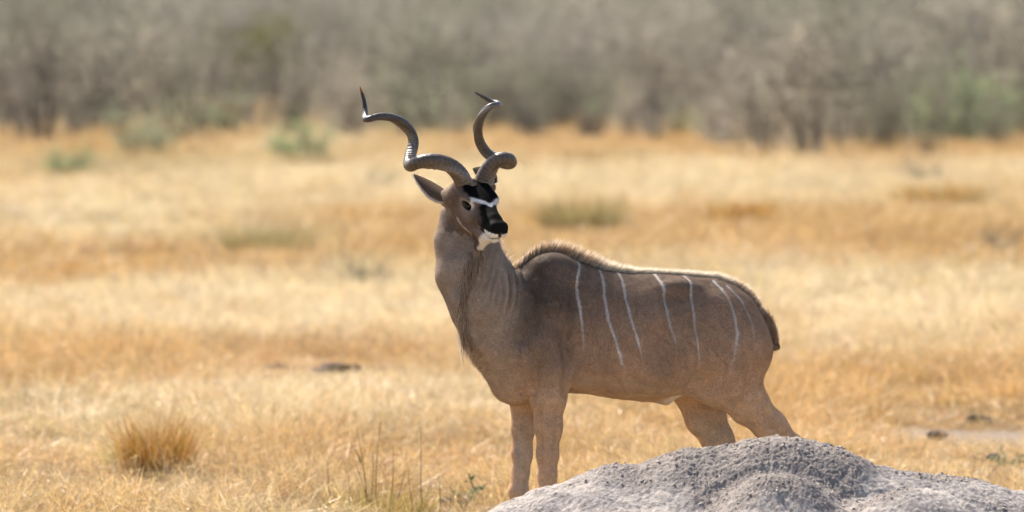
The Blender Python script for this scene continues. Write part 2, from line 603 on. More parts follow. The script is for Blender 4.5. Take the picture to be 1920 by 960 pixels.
def build_mound():
    crest_px = [(800, 1010), (860, 985), (915, 962), (945, 945), (985, 933), (1005, 917), (1045, 908), (1085, 889), (1130, 872),
                (1200, 868), (1250, 855), (1290, 843), (1340, 841), (1380, 833), (1402, 823), (1450, 818), (1500, 820), (1550, 828),
                (1590, 845), (1640, 868), (1690, 880), (1750, 885), (1800, 893), (1860, 908), (1920, 915), (2060, 950), (2200, 1010)]
    cy = -1.80
    C = np.array([at_y(u, v, cy) for u, v in crest_px])
    x0, x1, y0, y1 = -0.9, 3.5, -4.1, -0.9
    xs = np.concatenate((np.arange(x0, -.2, .02), np.arange(-.2, 2.25, .0042), np.arange(2.25, x1, .02)))
    ys = np.concatenate((np.arange(y0, -2.65, .02), np.arange(-2.65, -1.6, .0042), np.arange(-1.6, y1, .02)))
    X, Y = np.meshgrid(xs, ys)
    X, Y = X.ravel(), Y.ravel()
    XY = np.column_stack((X, Y))
    cz = np.interp(X, C[:, 0], C[:, 2], left=0, right=0)
    cz = np.where(X < C[0, 0], C[0, 2] * smooth01(X, x0, C[0, 0]), cz)
    cz = np.where(X > C[-1, 0], C[-1, 2] * (1 - smooth01(X, C[-1, 0], x1)), cz)
    t = Y - cy
    back = 1 - smooth01(t, 0.0, 0.78)
    front = 1 - .36 * smooth01(-t, .0, .5) - .62 * smooth01(-t, .45, 2.1)
    prof = np.where(t > 0, back, np.clip(front, 0, 1))
    Z = cz * prof

    # nearer lobes, each its own dome
    def lobe(u, v, y, sx, sy):
        p = at_y(u, v, y)
        return np.exp(-(np.abs((X - p[0]) / sx) ** 2.4 + np.abs((Y - p[1]) / sy) ** 2.4)), p[2]
    crumb_at = np.zeros(len(X))
    for u, v, y, sx, sy, cr in ((1462, 884, -2.21, .42, .40, 1.0), (1730, 915, -2.27, .55, .45, .2)):
        g, zt = lobe(u, v, y, sx, sy)
        d = zt * g
        h_ = np.clip(.5 + .5 * (d - Z) / .14, 0, 1)
        Z = Z * (1 - h_) + d * h_ + .14 * h_ * (1 - h_) * .5
        crumb_at = np.maximum(crumb_at, cr * g ** 3)
    Z = Z - .010
    edge = smooth01(prof * cz, 0.02, 0.25)
    Z += edge * (0.014 * fbm(XY, 3.2, 2, 3) + 0.004 * fbm(XY, 9.0, 2, 8))
    # rills running down the sides
    ridg = 1 - np.abs(fbm(np.column_stack((X * 1.0 + 0.55 * Y, Y * 0.45)), 9.0, 3, 21))
    Z += edge * 0.008 * (ridg - 0.6)
    # crumbly belts near the top and on the near lobe, smoother washed clay elsewhere
    crumb = smooth01(0.8 * fbm(XY, 4.0, 4, 55) + 1.0 * smooth01(Z, 0.42, 0.66) * smooth01(Y, -2.3, -1.85) + 1.1 * crumb_at, 0.15, 1.0)
    wp = XY + .012 * np.column_stack((vnoise(XY, 30, 71), vnoise(XY, 30, 72)))
    rock = (np.maximum(vnoise(wp, 40, 4), 0) ** .7 * 0.0026 + np.abs(vnoise(wp, 75, 14)) * 0.0065 + np.abs(vnoise(wp, 120, 44)) * .0065
            + 0.0015 * vnoise(XY, 20, 24) - .004 * np.exp(-(fbm(wp, 11.0, 3, 81) / .06) ** 2))
    Z += edge * (.10 + .90 * crumb) * rock * 0.95
    # washed clay: fine oblique scratches and small steps
    sk = np.column_stack((X * 1.0 + 0.9 * Y, (Y - .5 * X) * .45))
    Z += edge * (1 - crumb) * (0.005 * fbm(sk, 26.0, 3, 6) + 0.0025 * vnoise(XY, 70, 36))
    cut = smooth01(prof * cz, 0.0, 0.05)
    Z = Z * cut - 0.05 * (1 - cut)
    pale = np.array((0.45, 0.405, 0.375))
    dark = np.array((0.29, 0.252, 0.230))
    k = (crumb * 0.85)[:, None]
    col = pale * (1 - k) + dark * k
    V = np.column_stack((X, Y, Z)) - MOUND_C
    n, m = len(ys), len(xs)
    idx = np.arange(n * m).reshape(n, m)
    F = np.column_stack((idx[:-1, :-1].ravel(), idx[:-1, 1:].ravel(), idx[1:, 1:].ravel(), idx[1:, :-1].ravel()))
    F = F[(Z[F].max(1) > -0.045)]
    used = np.unique(F)
    re = np.full(len(V), -1)
    re[used] = np.arange(len(used))
    o = link('termite_mound', mesh_np('termite_mound', V[used], re[F], M_MOUND, col[used]), loc=MOUND_C)
    tag(o, 'low weathered grey clay mound in front of the antelope', 'mound')
    # loose crumbs of clay lying on it
    rng = np.random.default_rng(77)
    cand = np.nonzero((crumb > .3) & (X > -.15) & (X < 2.2) & (Y > -2.5) & (Y < -1.7) & (Z > .3))[0]
    ids = cand[rng.integers(0, len(cand), 420)]
    oc = np.array(((1, 0, 0), (-1, 0, 0), (0, 1, 0), (0, -1, 0), (0, 0, 1), (0, 0, -1)), float)
    of = np.array(((0, 2, 4), (2, 1, 4), (1, 3, 4), (3, 0, 4), (2, 0, 5), (1, 2, 5), (3, 1, 5), (0, 3, 5)))
    VV, FF, CC = [], [], []
    for q, i in enumerate(ids):
        r = .0035 + .007 * rng.random() ** 2.2
        R = np.linalg.qr(rng.normal(size=(3, 3)))[0]
        v = (oc * (r * (.6 + .7 * rng.random((6, 1))))) @ R + np.array((X[i], Y[i], Z[i] + r * .1)) - MOUND_C
        VV.append(v)
        FF.append(of + 6 * q)
        CC.append(np.tile(np.minimum(col[i] * (1.3 + .6 * rng.random()), .6), (6, 1)))
    cr = link('loose_crumbs', mesh_np('loose_crumbs', np.concatenate(VV), np.concatenate(FF), M_MOUND, np.concatenate(CC), smooth=False), o)
    tag(cr, kind='stuff')


build_mound()

# ------------------------------------------------------------------ scrub


def bush_mesh(rng, H, spread, stems, leaf_n, leaf_size, stem_col, leaf_col, upright=1.0, name='bush'):
    """returns (stem V,F,C), (leaf V,F,C): stems branch twice, leaves sit on the outer twigs"""
    SV, SF, SCo = [], [], []
    tips = []

    def tube(p, q, r0, r1, col):
        d = q - p
        ln = np.linalg.norm(d) + 1e-9
        d = d / ln
        a = np.cross(d, (0.3, 0.8, 0.1))
        a /= np.linalg.norm(a) + 1e-9
        b = np.cross(d, a)
        s = len(SV)
        for c, r in ((p, r0), (q, r1)):
            for k in range(3):
                an = k * 2.0944
                SV.append(c + (a * math.cos(an) + b * math.sin(an)) * r)
                SCo.append(col)
        for k in range(3):
            k2 = (k + 1) % 3
            SF.append((s + k, s + k2, s + 3 + k2))
            SF.append((s + k, s + 3 + k2, s + 3 + k))

    def grow(p, d, ln, r, lev):
        n = 3
        col = stem_col * (0.7 + 0.6 * rng.random())
        for i in range(n):
            d = d + rng.normal(size=3) * 0.13 + np.array((0, 0, 0.06 * upright))
            d /= np.linalg.norm(d)
            q = p + d * ln / n
            r1 = r * 0.8
            tube(p, q, r, r1, col)
            if lev < 2:
                for _ in range(2 if lev == 0 else 2):
                    if rng.random() < 0.85:
                        dd = d + rng.normal(size=3) * 0.55 * spread + np.array((0, 0, 0.15 * upright))
                        dd /= np.linalg.norm(dd)
                        grow(q, dd, ln * (0.42 + 0.25 * rng.random()), r1 * 0.55, lev + 1)
            else:
                tips.append((p * 0.5 + q * 0.5, d))
            p, r = q, r1
        tips.append((p, d))
    for s in range(stems):
        az = rng.random() * 6.283
        rr = 0.25 * spread * rng.random()
        p = np.array((math.cos(az) * rr, math.sin(az) * rr, -0.03))
        tilt = (0.15 + 0.45 * rng.random()) * spread
        d = np.array((math.cos(az) * tilt, math.sin(az) * tilt, 1.0))
        d /= np.linalg.norm(d)
        grow(p, d, H * (0.55 + 0.3 * rng.random()), 0.016 + 0.012 * rng.random(), 0)
    LV, LF, LC = [], [], []
    for i in range(leaf_n):
        p, d = tips[rng.integers(len(tips))]
        c = p + rng.normal(size=3) * 0.06 * (0.6 + spread * .6)
        if i % 5 < 2:
            an = rng.random() * 6.283
            rr = H * .42 * spread * rng.random() ** .5
            c = np.array((math.cos(an) * rr, math.sin(an) * rr, .06 + .5 * H * rng.random()))
        if c[2] < 0.08:
            continue
        a = rng.normal(size=3)
        a /= np.linalg.norm(a)
        b = np.cross(a, rng.normal(size=3))
        b /= np.linalg.norm(b)
        sz = leaf_size * (0.6 + 0.8 * rng.random())
        s = len(LV)
        LV += [c - a * sz, c + b * sz * 0.45, c + a * sz, c - b * sz * 0.45]
        col = leaf_col * (0.6 + 0.8 * rng.random())
        LC += [col] * 4
        LF.append((s, s + 1, s + 2, s + 3))
    A = (np.array(SV), np.array(SF), np.array(SCo))
    B = (np.array(LV), np.array(LF), np.array(LC))
    return A, B


GREY_STEM = np.array((0.23, 0.195, 0.165))
GREY_LEAF = np.array((0.45, 0.415, 0.345))
BUSH = []
brng = np.random.default_rng(21)
for i in range(6):
    tone = [1.0, 0.72, 1.2, 0.55, 1.35, 0.88][i]
    warm = np.array([(1, 1, 1), (1.0, 0.96, 0.92), (1, 1.0, 0.98), (1, 1, 1.02), (1.03, 1, .93), (0.95, 1.0, 0.9)][i])
    A, B = bush_mesh(brng, 1.9, 1.0, 11, 2300, 0.028, GREY_STEM * tone, GREY_LEAF * tone * warm)
    BUSH.append((mesh_np('stems', A[0], A[1], M_BUSH, A[2], smooth=False), mesh_np('foliage', B[0], B[1], M_BUSH, B[2], smooth=False)))
GREEN = []
for i, (lc, n, ls) in enumerate((((0.34, 0.42, 0.21), 1500, 0.032), ((0.42, 0.47, 0.29), 1500, 0.03), ((0.20, 0.19, 0.075), 3400, 0.035), ((0.34, 0.37, 0.27), 420, 0.03))):
    A, B = bush_mesh(brng, 1.0, 1.25, 10, n, ls, GREY_STEM, np.array(lc), upright=0.6)
    GREEN.append((mesh_np('stems', A[0], A[1], M_BUSH, A[2], smooth=False), mesh_np('foliage', B[0], B[1], M_BUSH, B[2], smooth=False)))


def plant(name, pair, loc, scale, rz, label, cat, group=None):
    e = bpy.data.objects.new(name, None)
    COL.objects.link(e)
    e.location = loc
    e.rotation_euler = (0, 0, rz)
    e.scale = scale if not np.isscalar(scale) else (scale,) * 3
    tag(e, label, cat, group)
    link('stems', pair[0], e)
    link('foliage', pair[1], e)
    return e


# front of the thicket: shrubs that can be told apart, foot of each in the photograph
FRONT = [(20, 262, 1.0), (75, 272, 1.1), (140, 262, 1.05), (215, 250, .9), (300, 262, .95), (345, 272, .8), (425, 258, .8), (480, 250, .7), (550, 238, .8), (630, 240, .8),
         (715, 232, .8), (790, 235, .7), (860, 226, .75), (960, 238, .75), (1045, 240, .8), (1110, 232, .85), (1215, 244, .85), (1235, 235, .9), (1300, 240, .8), (1365, 262, .9), (1432, 300, .95), (1490, 272, .9),
         (1522, 302, 1.0), (1575, 262, 1.0), (1640, 262, 1.1), (1705, 250, 1.0), (1755, 262, 1.0), (1850, 250, 1.1), (1905, 258, 1.0)]
ORD = ('first second third fourth fifth sixth seventh eighth ninth tenth eleventh twelfth thirteenth fourteenth fifteenth sixteenth seventeenth '
       'eighteenth nineteenth twentieth twenty-first twenty-second twenty-third twenty-fourth twenty-fifth twenty-sixth twenty-seventh twenty-eighth '
       'twenty-ninth thirtieth').split()
rank = [sorted(x[0] for x in FRONT).index(x[0]) for x in FRONT]
for i, (u, v, s) in enumerate(FRONT):
    p = on_ground(u, v)
    plant('scrub_bush', BUSH[i % 6], p, (s * 0.95, s * 0.95, s * (0.85 + 0.3 * brng.random())), brng.random() * 6.28,
          'grey scrub bush, %s from the left in the front row of the thicket' % ORD[rank[i]], 'bush', 'front row of the grey thicket')
GRN = [(1150, 234, .9, 0, 'bright green low shrub right of the antelope horns at the thicket foot'),
       (1010, 240, .75, 0, 'small green shrub close right of the right horn tip'),
       (1800, 272, 1.15, 0, 'large bright green shrub at the thicket foot near the right edge'),
       (1875, 260, .75, 0, 'green shrub at the right edge beside the large bright green one'),
       (1592, 217, .8, 0, 'narrow green shrub among grey stems right of centre'),
       (1420, 212, .8, 1, 'dull pale green shrub in the thicket above the antelope back'),
       (705, 227, .95, 1, 'pale green shrub behind the tip of the left horn'),
       (815, 257, 1.05, 1, 'wide pale green shrub between the two horns'),
       (180, 227, .7, 0, 'dull green shrub within the dark thicket at left'),
       (275, 298, .75, 1, 'pale grey green shrub at grass edge left of centre'),
       (392, 260, .8, 1, 'pale green shrub at the grass edge under the olive bush'),
       (562, 306, .62, 0, 'low green shrub standing out in the pale grass'),
       (118, 333, .45, 0, 'small dark green shrub alone in the grass at far left'),
       (1300, 260, .6, 1, 'faded green shrub at the edge of the orange grass')]
for i, (u, v, s, k, lab) in enumerate(GRN):
    plant('green_shrub', GREEN[k], on_ground(u, v), (s * 1.25, s * 1.25, s * .95), brng.random() * 6.28, lab, 'shrub', 'green shrubs along the thicket')
p = on_ground(492, 196)
plant('olive_bush', GREEN[2], p, (1.35, 1.35, 2.0), 0.4, 'dark olive round bush rising above the grey thicket at top', 'bush')
# small plants out on the grass
for (u, v, s, k, lab) in [(1730, 352, .40, 3, 'sparse grey green plant in the pale grass at upper right'),
                          (1872, 478, .33, 3, 'small grey green plant near the right edge in orange grass'),
                          (683, 540, .30, 3, 'faint grey green plant in pale grass left of the antelope neck'),
                          (708, 362, .30, 3, 'tiny pale green plant left of the antelope ear')]:
    plant('sparse_plant', GREEN[k], on_ground(u, v), (s * 1.2, s * 1.2, s), brng.random() * 6.28, lab, 'plant', 'small plants in the grass')


def build_thicket():
    src = bpy.data.collections.new('thicket_shapes')
    nv = 0
    for a, b in BUSH:
        me_v = []
        # one mesh per shape: stems and foliage together
        V, F3, F4, C = [], [], [], []
        off = 0
        for me in (a, b):
            n = len(me.vertices)
            co = np.zeros(n * 3, np.float32)
            me.vertices.foreach_get('co', co)
            cc = np.zeros(n * 4, np.float32)
            me.color_attributes['tint'].data.foreach_get('color', cc)
            li = np.zeros(len(me.loops), np.int32)
            me.loops.foreach_get('vertex_index', li)
            if me is a:
                F3 = li.reshape(-1, 3) + off
            else:
                F4 = li.reshape(-1, 4) + off
            V.append(co.reshape(-1, 3))
            C.append(cc.reshape(-1, 4)[:, :3])
            off += n
        o = bpy.data.objects.new('thicket_shape', mesh_np('thicket_shape', np.concatenate(V), [F3, F4], M_BUSH, np.concatenate(C), smooth=False))
        src.objects.link(o)
        nv += 1
    rng = np.random.default_rng(9)
    P = []
    for d0, d1, dens in ((104, 114, .10), (114, 124, .22), (124, 136, .28), (136, 180, .42), (180, 260, .3), (260, 420, .16), (420, 900, .05)):
        area = 0.50 * 0.5 * (d1 * d1 - d0 * d0)
        n = int(area * dens)
        D = np.sqrt(rng.random(n) * (d1 * d1 - d0 * d0) + d0 * d0)
        X = (rng.random(n) - 0.5) * 0.50 * D
        P.append(np.column_stack((X, D - 30)))
    P = np.concatenate(P)
    ob = on_ground(492, 196)
    P = P[~((np.abs(P[:, 0] - ob[0]) < 1.5) & (P[:, 1] < ob[1] + 1))]
    edge_ = 80 + 9 * vnoise(np.column_stack((P[:, 0], np.zeros(len(P)))), .22, 8) - 4 * smooth01(P[:, 0], 1, 6)
    P = P[P[:, 1] > edge_]
    n1 = fbm(np.column_stack((P[:, 0] * 1.4, P[:, 1] * .5)), .12, 3, 5)
    n = len(P)
    s = (0.8 + 0.28 * n1 + 0.35 * rng.random(n)) * (1 + 0.25 * smooth01(P[:, 1], 150, 400))
    s = s * np.where(P[:, 1] < 88, .30 + .2 * rng.random(n), np.where(P[:, 1] < 96, .55, np.where(P[:, 1] < 106, .8, 1.0)))
    me = bpy.data.meshes.new('thicket')
    me.vertices.add(n)
    z = ground_z(P[:, 0], P[:, 1]) + smooth01(P[:, 1], 500, 2600) * 95 * 0.9
    me.vertices.foreach_set('co', np.column_stack((P, z)).astype(np.float32).ravel())
    a = me.attributes.new('spin', 'FLOAT_VECTOR', 'POINT')
    a.data.foreach_set('vector', np.column_stack((np.zeros(n), np.zeros(n), rng.random(n) * 6.283)).astype(np.float32).ravel())
    a = me.attributes.new('size', 'FLOAT_VECTOR', 'POINT')
    a.data.foreach_set('vector', np.column_stack((s, s, s * (0.9 + .3 * rng.random(n)))).astype(np.float32).ravel())
    a = me.attributes.new('pick', 'INT', 'POINT')
    pk = np.clip((n1 * 1.6 + 0.5) * 6 + rng.normal(size=n) * 1.6, 0, 5.99).astype(np.int32)
    a.data.foreach_set('value', pk)
    me.materials.append(M_BUSH)
    o = link('scrub_thicket', me)
    tag(o, 'far grey thicket of leafless scrub across the top', 'scrub', kind='stuff')
    scatter(o, src, 'thicket_scatter')


build_thicket()

# ------------------------------------------------------------------ the antelope
TH = math.radians(20)
KO = np.array((0.63, 0.02, 0.0))
KF = np.array((-math.cos(TH), -math.sin(TH), 0.0))      # forward
KL = np.array((math.sin(TH), -math.cos(TH), 0.0))       # its left, the side we see


def B(u, v, b):
    """point of the animal seen at photo position (u, v), b metres left of its mid plane (world)"""
    return on_plane(u, v, KO, KL, b)


def loc(P):
    Q = np.atleast_2d(P) - KO
    return Q @ KF, Q @ KL, Q[:, 2]


# head frame
HP = math.radians(28)
HY = math.radians(28)
HO = at_y(896, 379, -0.49)
HF = np.array((math.sin(HY) * math.cos(HP), -math.cos(HY) * math.cos(HP), -math.sin(HP)))
HL = np.array((math.cos(HY), math.sin(HY), 0.0))        # towards its left ear, right in the photo
HU = np.cross(HL, HF)
if HU[2] < 0:
    HU = -HU


def H(x, y, z):
    return HO + HL * x + HF * y + HU * z


PR = []   # signed distance pieces: (kind, data, k, lo, hi, sub)


def seg(p, q, rp, rq, side, k=0.04, sub=False):
    """tapered piece from p to q; rp, rq = (radius along side, radius across); side = unit vector"""
    p, q = np.asarray(p, float), np.asarray(q, float)
    m = max(max(rp), max(rq)) + k + 0.03
    PR.append(('seg', (p, q, rp, rq, np.asarray(side, float)), k, np.minimum(p, q) - m, np.maximum(p, q) + m, sub))


def chain(pts, side, k=0.04):
    for (p, r), (q, s) in zip(pts[:-1], pts[1:]):
        seg(p, q, r, s, side, k)


def ell(c, rx, ry, rz, ax, k=0.03, sub=False):
    c = np.asarray(c, float)
    m = max(rx, ry, rz) + k + 0.03
    PR.append(('ell', (c, (rx, ry, rz), ax), k, c - m, c + m, sub))


def d_seg(P, dat):
    p, q, rp, rq, side = dat
    ax = q - p
    ln = np.linalg.norm(ax) + 1e-6
    ax = ax / ln
    s = side - ax * np.dot(side, ax)
    s /= np.linalg.norm(s) + 1e-9
    n = np.cross(ax, s)
    D = P - p
    x = D @ ax
    t = np.clip(x / ln, 0, 1)
    tt = t * t * (3 - 2 * t) * 0.35 + t * 0.65
    ra = rp[0] + (rq[0] - rp[0]) * tt
    rb = rp[1] + (rq[1] - rp[1]) * tt
    xe = x - t * ln
    rm = np.minimum(ra, rb)
    qv = np.sqrt((D @ s / ra) ** 2 + (D @ n / rb) ** 2 + (xe / (0.5 * (ra + rb))) ** 2)
    return (qv - 1) * rm


def d_ell(P, dat):
    c, (rx, ry, rz), ax = dat
    D = P - c
    qv = np.sqrt((D @ ax[0] / rx) ** 2 + (D @ ax[1] / ry) ** 2 + (D @ ax[2] / rz) ** 2)
    return (qv - 1) * min(rx, ry, rz)


# trunk: outline of back and belly in the mid plane
TOP = [(918, 640), (935, 560), (962, 508), (990, 484), (1015, 475), (1042, 472), (1085, 489), (1130, 506), (1180, 512), (1240, 514), (1290, 516), (1340, 522),
       (1380, 538), (1410, 562), (1432, 600), (1441, 650)]
BOT = [(918, 650), (921, 700), (940, 738), (968, 752), (1015, 747), (1060, 737), (1100, 738), (1150, 747), (1200, 752), (1240, 747), (1275, 728), (1320, 712), (1370, 705),
       (1415, 698), (1435, 680), (1442, 655)]
WID = [(918, .03), (940, .12), (970, .14), (1015, .16), (1060, .178), (1130, .222), (1200, .245), (1270, .215), (1340, .19), (1400, .16), (1430, .10), (1442, .03)]


def tab(lst, f):
    a = []
    for e in lst:
        p = B(e[0], e[1], 0.0)
        aa, _, cc = loc(p)
        a.append((aa[0], cc[0]))
    return np.array(sorted(a))


T_TOP = tab(TOP, 0)
T_BOT = tab(BOT, 0)
T_W = np.array(sorted([(loc(B(u, 600, 0))[0][0], x) for u, x in WID]))
A0, A1 = T_W[0, 0], T_W[-1, 0]
AG = np.linspace(A0, A1, 260)


def smooth_tab(T):
    y = np.interp(AG, T[:, 0], T[:, 1])
    k = np.hanning(17)
    k /= k.sum()
    yp = np.concatenate((np.full(8, y[0]) + (np.arange(-8, 0)) * (y[1] - y[0]), y, np.full(8, y[-1]) + np.arange(1, 9) * (y[-1] - y[-2])))
    return np.convolve(yp, k, 'valid')


G_TOP, G_BOT, G_W = smooth_tab(T_TOP), smooth_tab(T_BOT), smooth_tab(T_W)


def d_trunk(P, dat):
    a, b, c = loc(P)
    ac = np.clip(a, A0 + .003, A1 - .003)
    tp = np.interp(ac, AG, G_TOP)
    bt = np.interp(ac, AG, G_BOT)
    hw = np.maximum(np.interp(ac, AG, G_W), 0.02)
    hh = np.maximum((tp - bt) * 0.5, 0.02)
    cz = (tp + bt) * 0.5
    t = (c - cz) / hh
    hw = hw * (1 - 0.2 * np.clip(t, -1, 1) - 0.10 * np.clip(t, 0, 1) ** 2)
    q = np.sqrt(np.abs(b / hw) ** 2.2 + np.abs(t) ** 2.2 + ((a - ac) / 0.05) ** 2)
    return (q - 1) * np.minimum(hh, hw)


PR.append(('trunk', None, 0.05, KO + np.array((-1.2, -1.0, 0.5)), KO + np.array((1.3, 1.0, 1.6)), False))

AXB = (KF, KL, np.array((0, 0, 1.0)))
for sgn in (1, -1):
    near = sgn > 0
    # shoulder blade and upper arm
    sx = 0 if near else -30
    dvs = 0 if near else -12
    seg(B(1045 + sx, 515 + dvs, .085 * sgn), B(1000 + sx, 650 + dvs, .125 * sgn), (.055, .10), (.078, .115), KL, .045)
    seg(B(1000 + sx, 650 + dvs, .125 * sgn), B(1037 + sx, 705 + dvs, .135 * sgn), (.078, .105), (.072, .085), KL, .04)
    if near:
        pts = [((1030, 690), .14, (.066, .088)), ((1029, 745), .14, (.058, .074)), ((1028, 800), .135, (.048, .056)), ((1027, 850), .13, (.041, .045)),
               ((1026, 890), .128, (.040, .038)), ((1025, 925), .127, (.042, .041)), ((1026, 960), .125, (.029, .033)), ((1028, 1040), .12, (.025, .029)),
               ((1025, 1066), .12, (.031, .034)), ((1018, 1086), .12, (.027, .03))]
    else:
        pts = [((985, 690), -.13, (.06, .085)), ((981, 745), -.13, (.052, .060)), ((981, 800), -.125, (.045, .048)), ((979, 850), -.12, (.040, .041)),
               ((975, 890), -.118, (.038, .036)), ((972, 920), -.117, (.040, .038)), ((972, 950), -.115, (.028, .031)), ((973, 1020), -.11, (.025, .028)),
               ((970, 1046), -.11, (.03, .033)), ((963, 1066), -.11, (.027, .03))]
    chain([(B(u, v, b), r) for (u, v), b, r in pts], KL, .022)
    # haunch, thigh, gaskin, hock, cannon
    if near:
        seg(B(1345, 605, .09), B(1366, 660, .13), (.10, .145), (.10, .165), KL, .07)
        seg(B(1368, 660, .13), B(1372, 720, .135), (.10, .165), (.078, .125), KL, .06)
        pts = [((1372, 715), .135, (.078, .122)), ((1403, 758), .13, (.062, .083)), ((1447, 803), .125, (.05, .066)), ((1482, 838), .12, (.042, .054)), ((1500, 862), .12, (.038, .046)),
               ((1498, 900), .12, (.030, .036)), ((1490, 1020), .12, (.027, .032)), ((1474, 1052), .12, (.034, .036)), ((1464, 1078), .12, (.029, .032))]
    else:
        seg(B(1305, 600, -.09), B(1320, 660, -.125), (.10, .14), (.095, .15), KL, .07)
        seg(B(1320, 660, -.125), B(1306, 725, -.13), (.095, .15), (.075, .11), KL, .06)
        pts = [((1306, 725), -.13, (.075, .108)), ((1322, 780), -.125, (.06, .085)), ((1345, 822), -.12, (.05, .066)), ((1366, 855), -.115, (.042, .052)), ((1377, 880), -.115, (.038, .044)),
               ((1374, 920), -.115, (.030, .036)), ((1366, 1020), -.11, (.027, .032)), ((1362, 1046), -.11, (.034, .036)), ((1352, 1066), -.11, (.029, .032))]
    chain([(B(u, v, b), r) for (u, v), b, r in pts], KL, .028)
    # hip bone, point of shoulder
    ell(B(1272 if near else 1244, 540, .105 * sgn), .06, .04, .032, AXB, .05)
    ell(B(1248 if near else 1215, 640, .31 * sgn), .07, .085, .13, AXB, .06, True)
    ell(B(985 + sx, 655 + dvs, .13 * sgn), .05, .045, .06, AXB, .06)
    ell(B(1075, 672, .265 * sgn), .028, .06, .11, AXB, .04, True)
# flank fold and sheath
seg(B(1265, 722, .10), B(1340, 735, .12), (.035, .03), (.05, .05), KL, .05)
seg(B(1205, 742, 0), B(1246, 749, 0), (.02, .02), (.024, .018), KL, .03)
seg(B(1250, 747, 0), B(1285, 725, 0), (.018, .018), (.03, .03), KL, .03)
# neck
NECK = [((995, 615), -.20, (.13, .20)), ((948, 596), -.285, (.13, .185)), ((912, 560), -.33, (.125, .160)), ((884, 508), -.335, (.115, .144)), ((873, 450), -.305, (.100, .124)),
        ((873, 408), -.30, (.085, .100)), ((884, 385), -.37, (.066, .072))]
NS = np.array((0.15, -0.99, 0.0))
chain([(at_y(u, v, y), r) for (u, v), y, r in NECK], NS, .035)
# brisket
seg(at_y(925, 640, -.27), at_y(955, 705, -.20), (.11, .105), (.12, .095), NS, .07)
# throat keel
seg(at_y(893, 482, -.375), at_y(872, 560, -.415), (.03, .03), (.03, .035), NS, .05)
seg(at_y(872, 560, -.415), at_y(880, 640, -.38), (.03, .035), (.03, .03), NS, .05)
# skull, face, jaw
HX = (HL, HF, HU)
seg(H(0, -.09, -.012), H(0, .01, -.005), (.060, .062), (.066, .053), HL, .03)
seg(H(0, -.01, -.014), H(0, .15, -.014), (.062, .058), (.040, .042), HL, .03)
seg(H(0, .12, -.014), H(0, .200, -.014), (.039, .041), (.041, .036), HL, .025)
seg(H(0, -.065, -.095), H(0, .12, -.090), (.046, .045), (.028, .030), HL, .035)
seg(H(0, .09, -.088), H(0, .150, -.074), (.028, .030), (.028, .025), HL, .02)
seg(H(0, .150, -.074), H(0, .196, -.063), (.028, .025), (.027, .016), HL, .012)
seg(H(0, .135, -.090), H(0, .105, -.150), (.022, .024), (.013, .018), HL, .018)
ell(H(0, .082, -.160), .013, .018, .026, HX, .012)
EYE = {}
for s in (-1, 1):
    ell(H(.036 * s, -.030, -.062), .030, .07, .070, HX, .03)
    ell(H(.052 * s, .000, .026), .022, .034, .013, HX, .022)
    ell(H(.038 * s, .060, -.022), .018, .045, .022, HX, .025)
    ell(H(.023 * s, .206, .000), .019, .022, .019, HX, .014)
    ell(H(.026 * s, .202, -.030), .021, .028, .016, HX, .012)
    ell(H(.043 * s, -.068, .046), .028, .03, .036, HX, .03)       # horn pedicle
    en = HL * s * .80 + HF * .58 + HU * .12
    en /= np.linalg.norm(en)
    ew = HF - en * np.dot(HF, en)
    ew /= np.linalg.norm(ew)
    eh = np.cross(en, ew)
    EYE[s] = (H(.0545 * s, .020, .000), en, ew, eh)
ell(H(0, .015, .040), .046, .06, .013, HX, .03)
seg(H(-.05, -.080, -.005), at_y(834, 371, -.385), (.034, .045), (.022, .034), HL, .035)
seg(H(.055, -.085, .000), at_y(922, 352, -.36), (.03, .035), (.016, .022), HL, .035)
for s in (-1, 1):
    ec, en, ew, eh = EYE[s]
    ell(ec + en * .016, .026, .011, .016, (ew, en, eh), .010, True)     # eye socket
    ell(H(.028 * s, .229, .003), .009, .011, .007, HX, .007, True)     # nostril
    ell(H(.046 * s, .165, -.0485), .026, .055, .004, HX, .006, True)     # mouth
ell(H(0, .22, -.0490), .05, .034, .004, HX, .005, True)

DF = {'seg': d_seg, 'ell': d_ell, 'trunk': d_trunk}


def smin(a, b, k):
    h = np.clip(0.5 + 0.5 * (b - a) / k, 0, 1)
    return b * (1 - h) + a * h - k * h * (1 - h)


def field_grid(lo, hi, h):
    n = np.ceil((hi - lo) / h).astype(int) + 1
    F = np.full(n, 1.0, dtype=np.float32)
    axs = [lo[i] + h * np.arange(n[i]) for i in range(3)]
    for kind, dat, k, l, u, sub in PR:
        i0 = np.clip(np.floor((l - lo) / h).astype(int), 0, n)
        i1 = np.clip(np.ceil((u - lo) / h).astype(int) + 1, 0, n)
        if np.any(i1 <= i0):
            continue
        X, Y, Z = np.meshgrid(axs[0][i0[0]:i1[0]], axs[1][i0[1]:i1[1]], axs[2][i0[2]:i1[2]], indexing='ij')
        P = np.column_stack((X.ravel(), Y.ravel(), Z.ravel()))
        d = DF[kind](P, dat).reshape(X.shape).astype(np.float32)
        S = F[i0[0]:i1[0], i0[1]:i1[1], i0[2]:i1[2]]
        if sub:
            S[...] = -smin(-S, d, k)
        else:
            S[...] = smin(S, d, k)
    return F


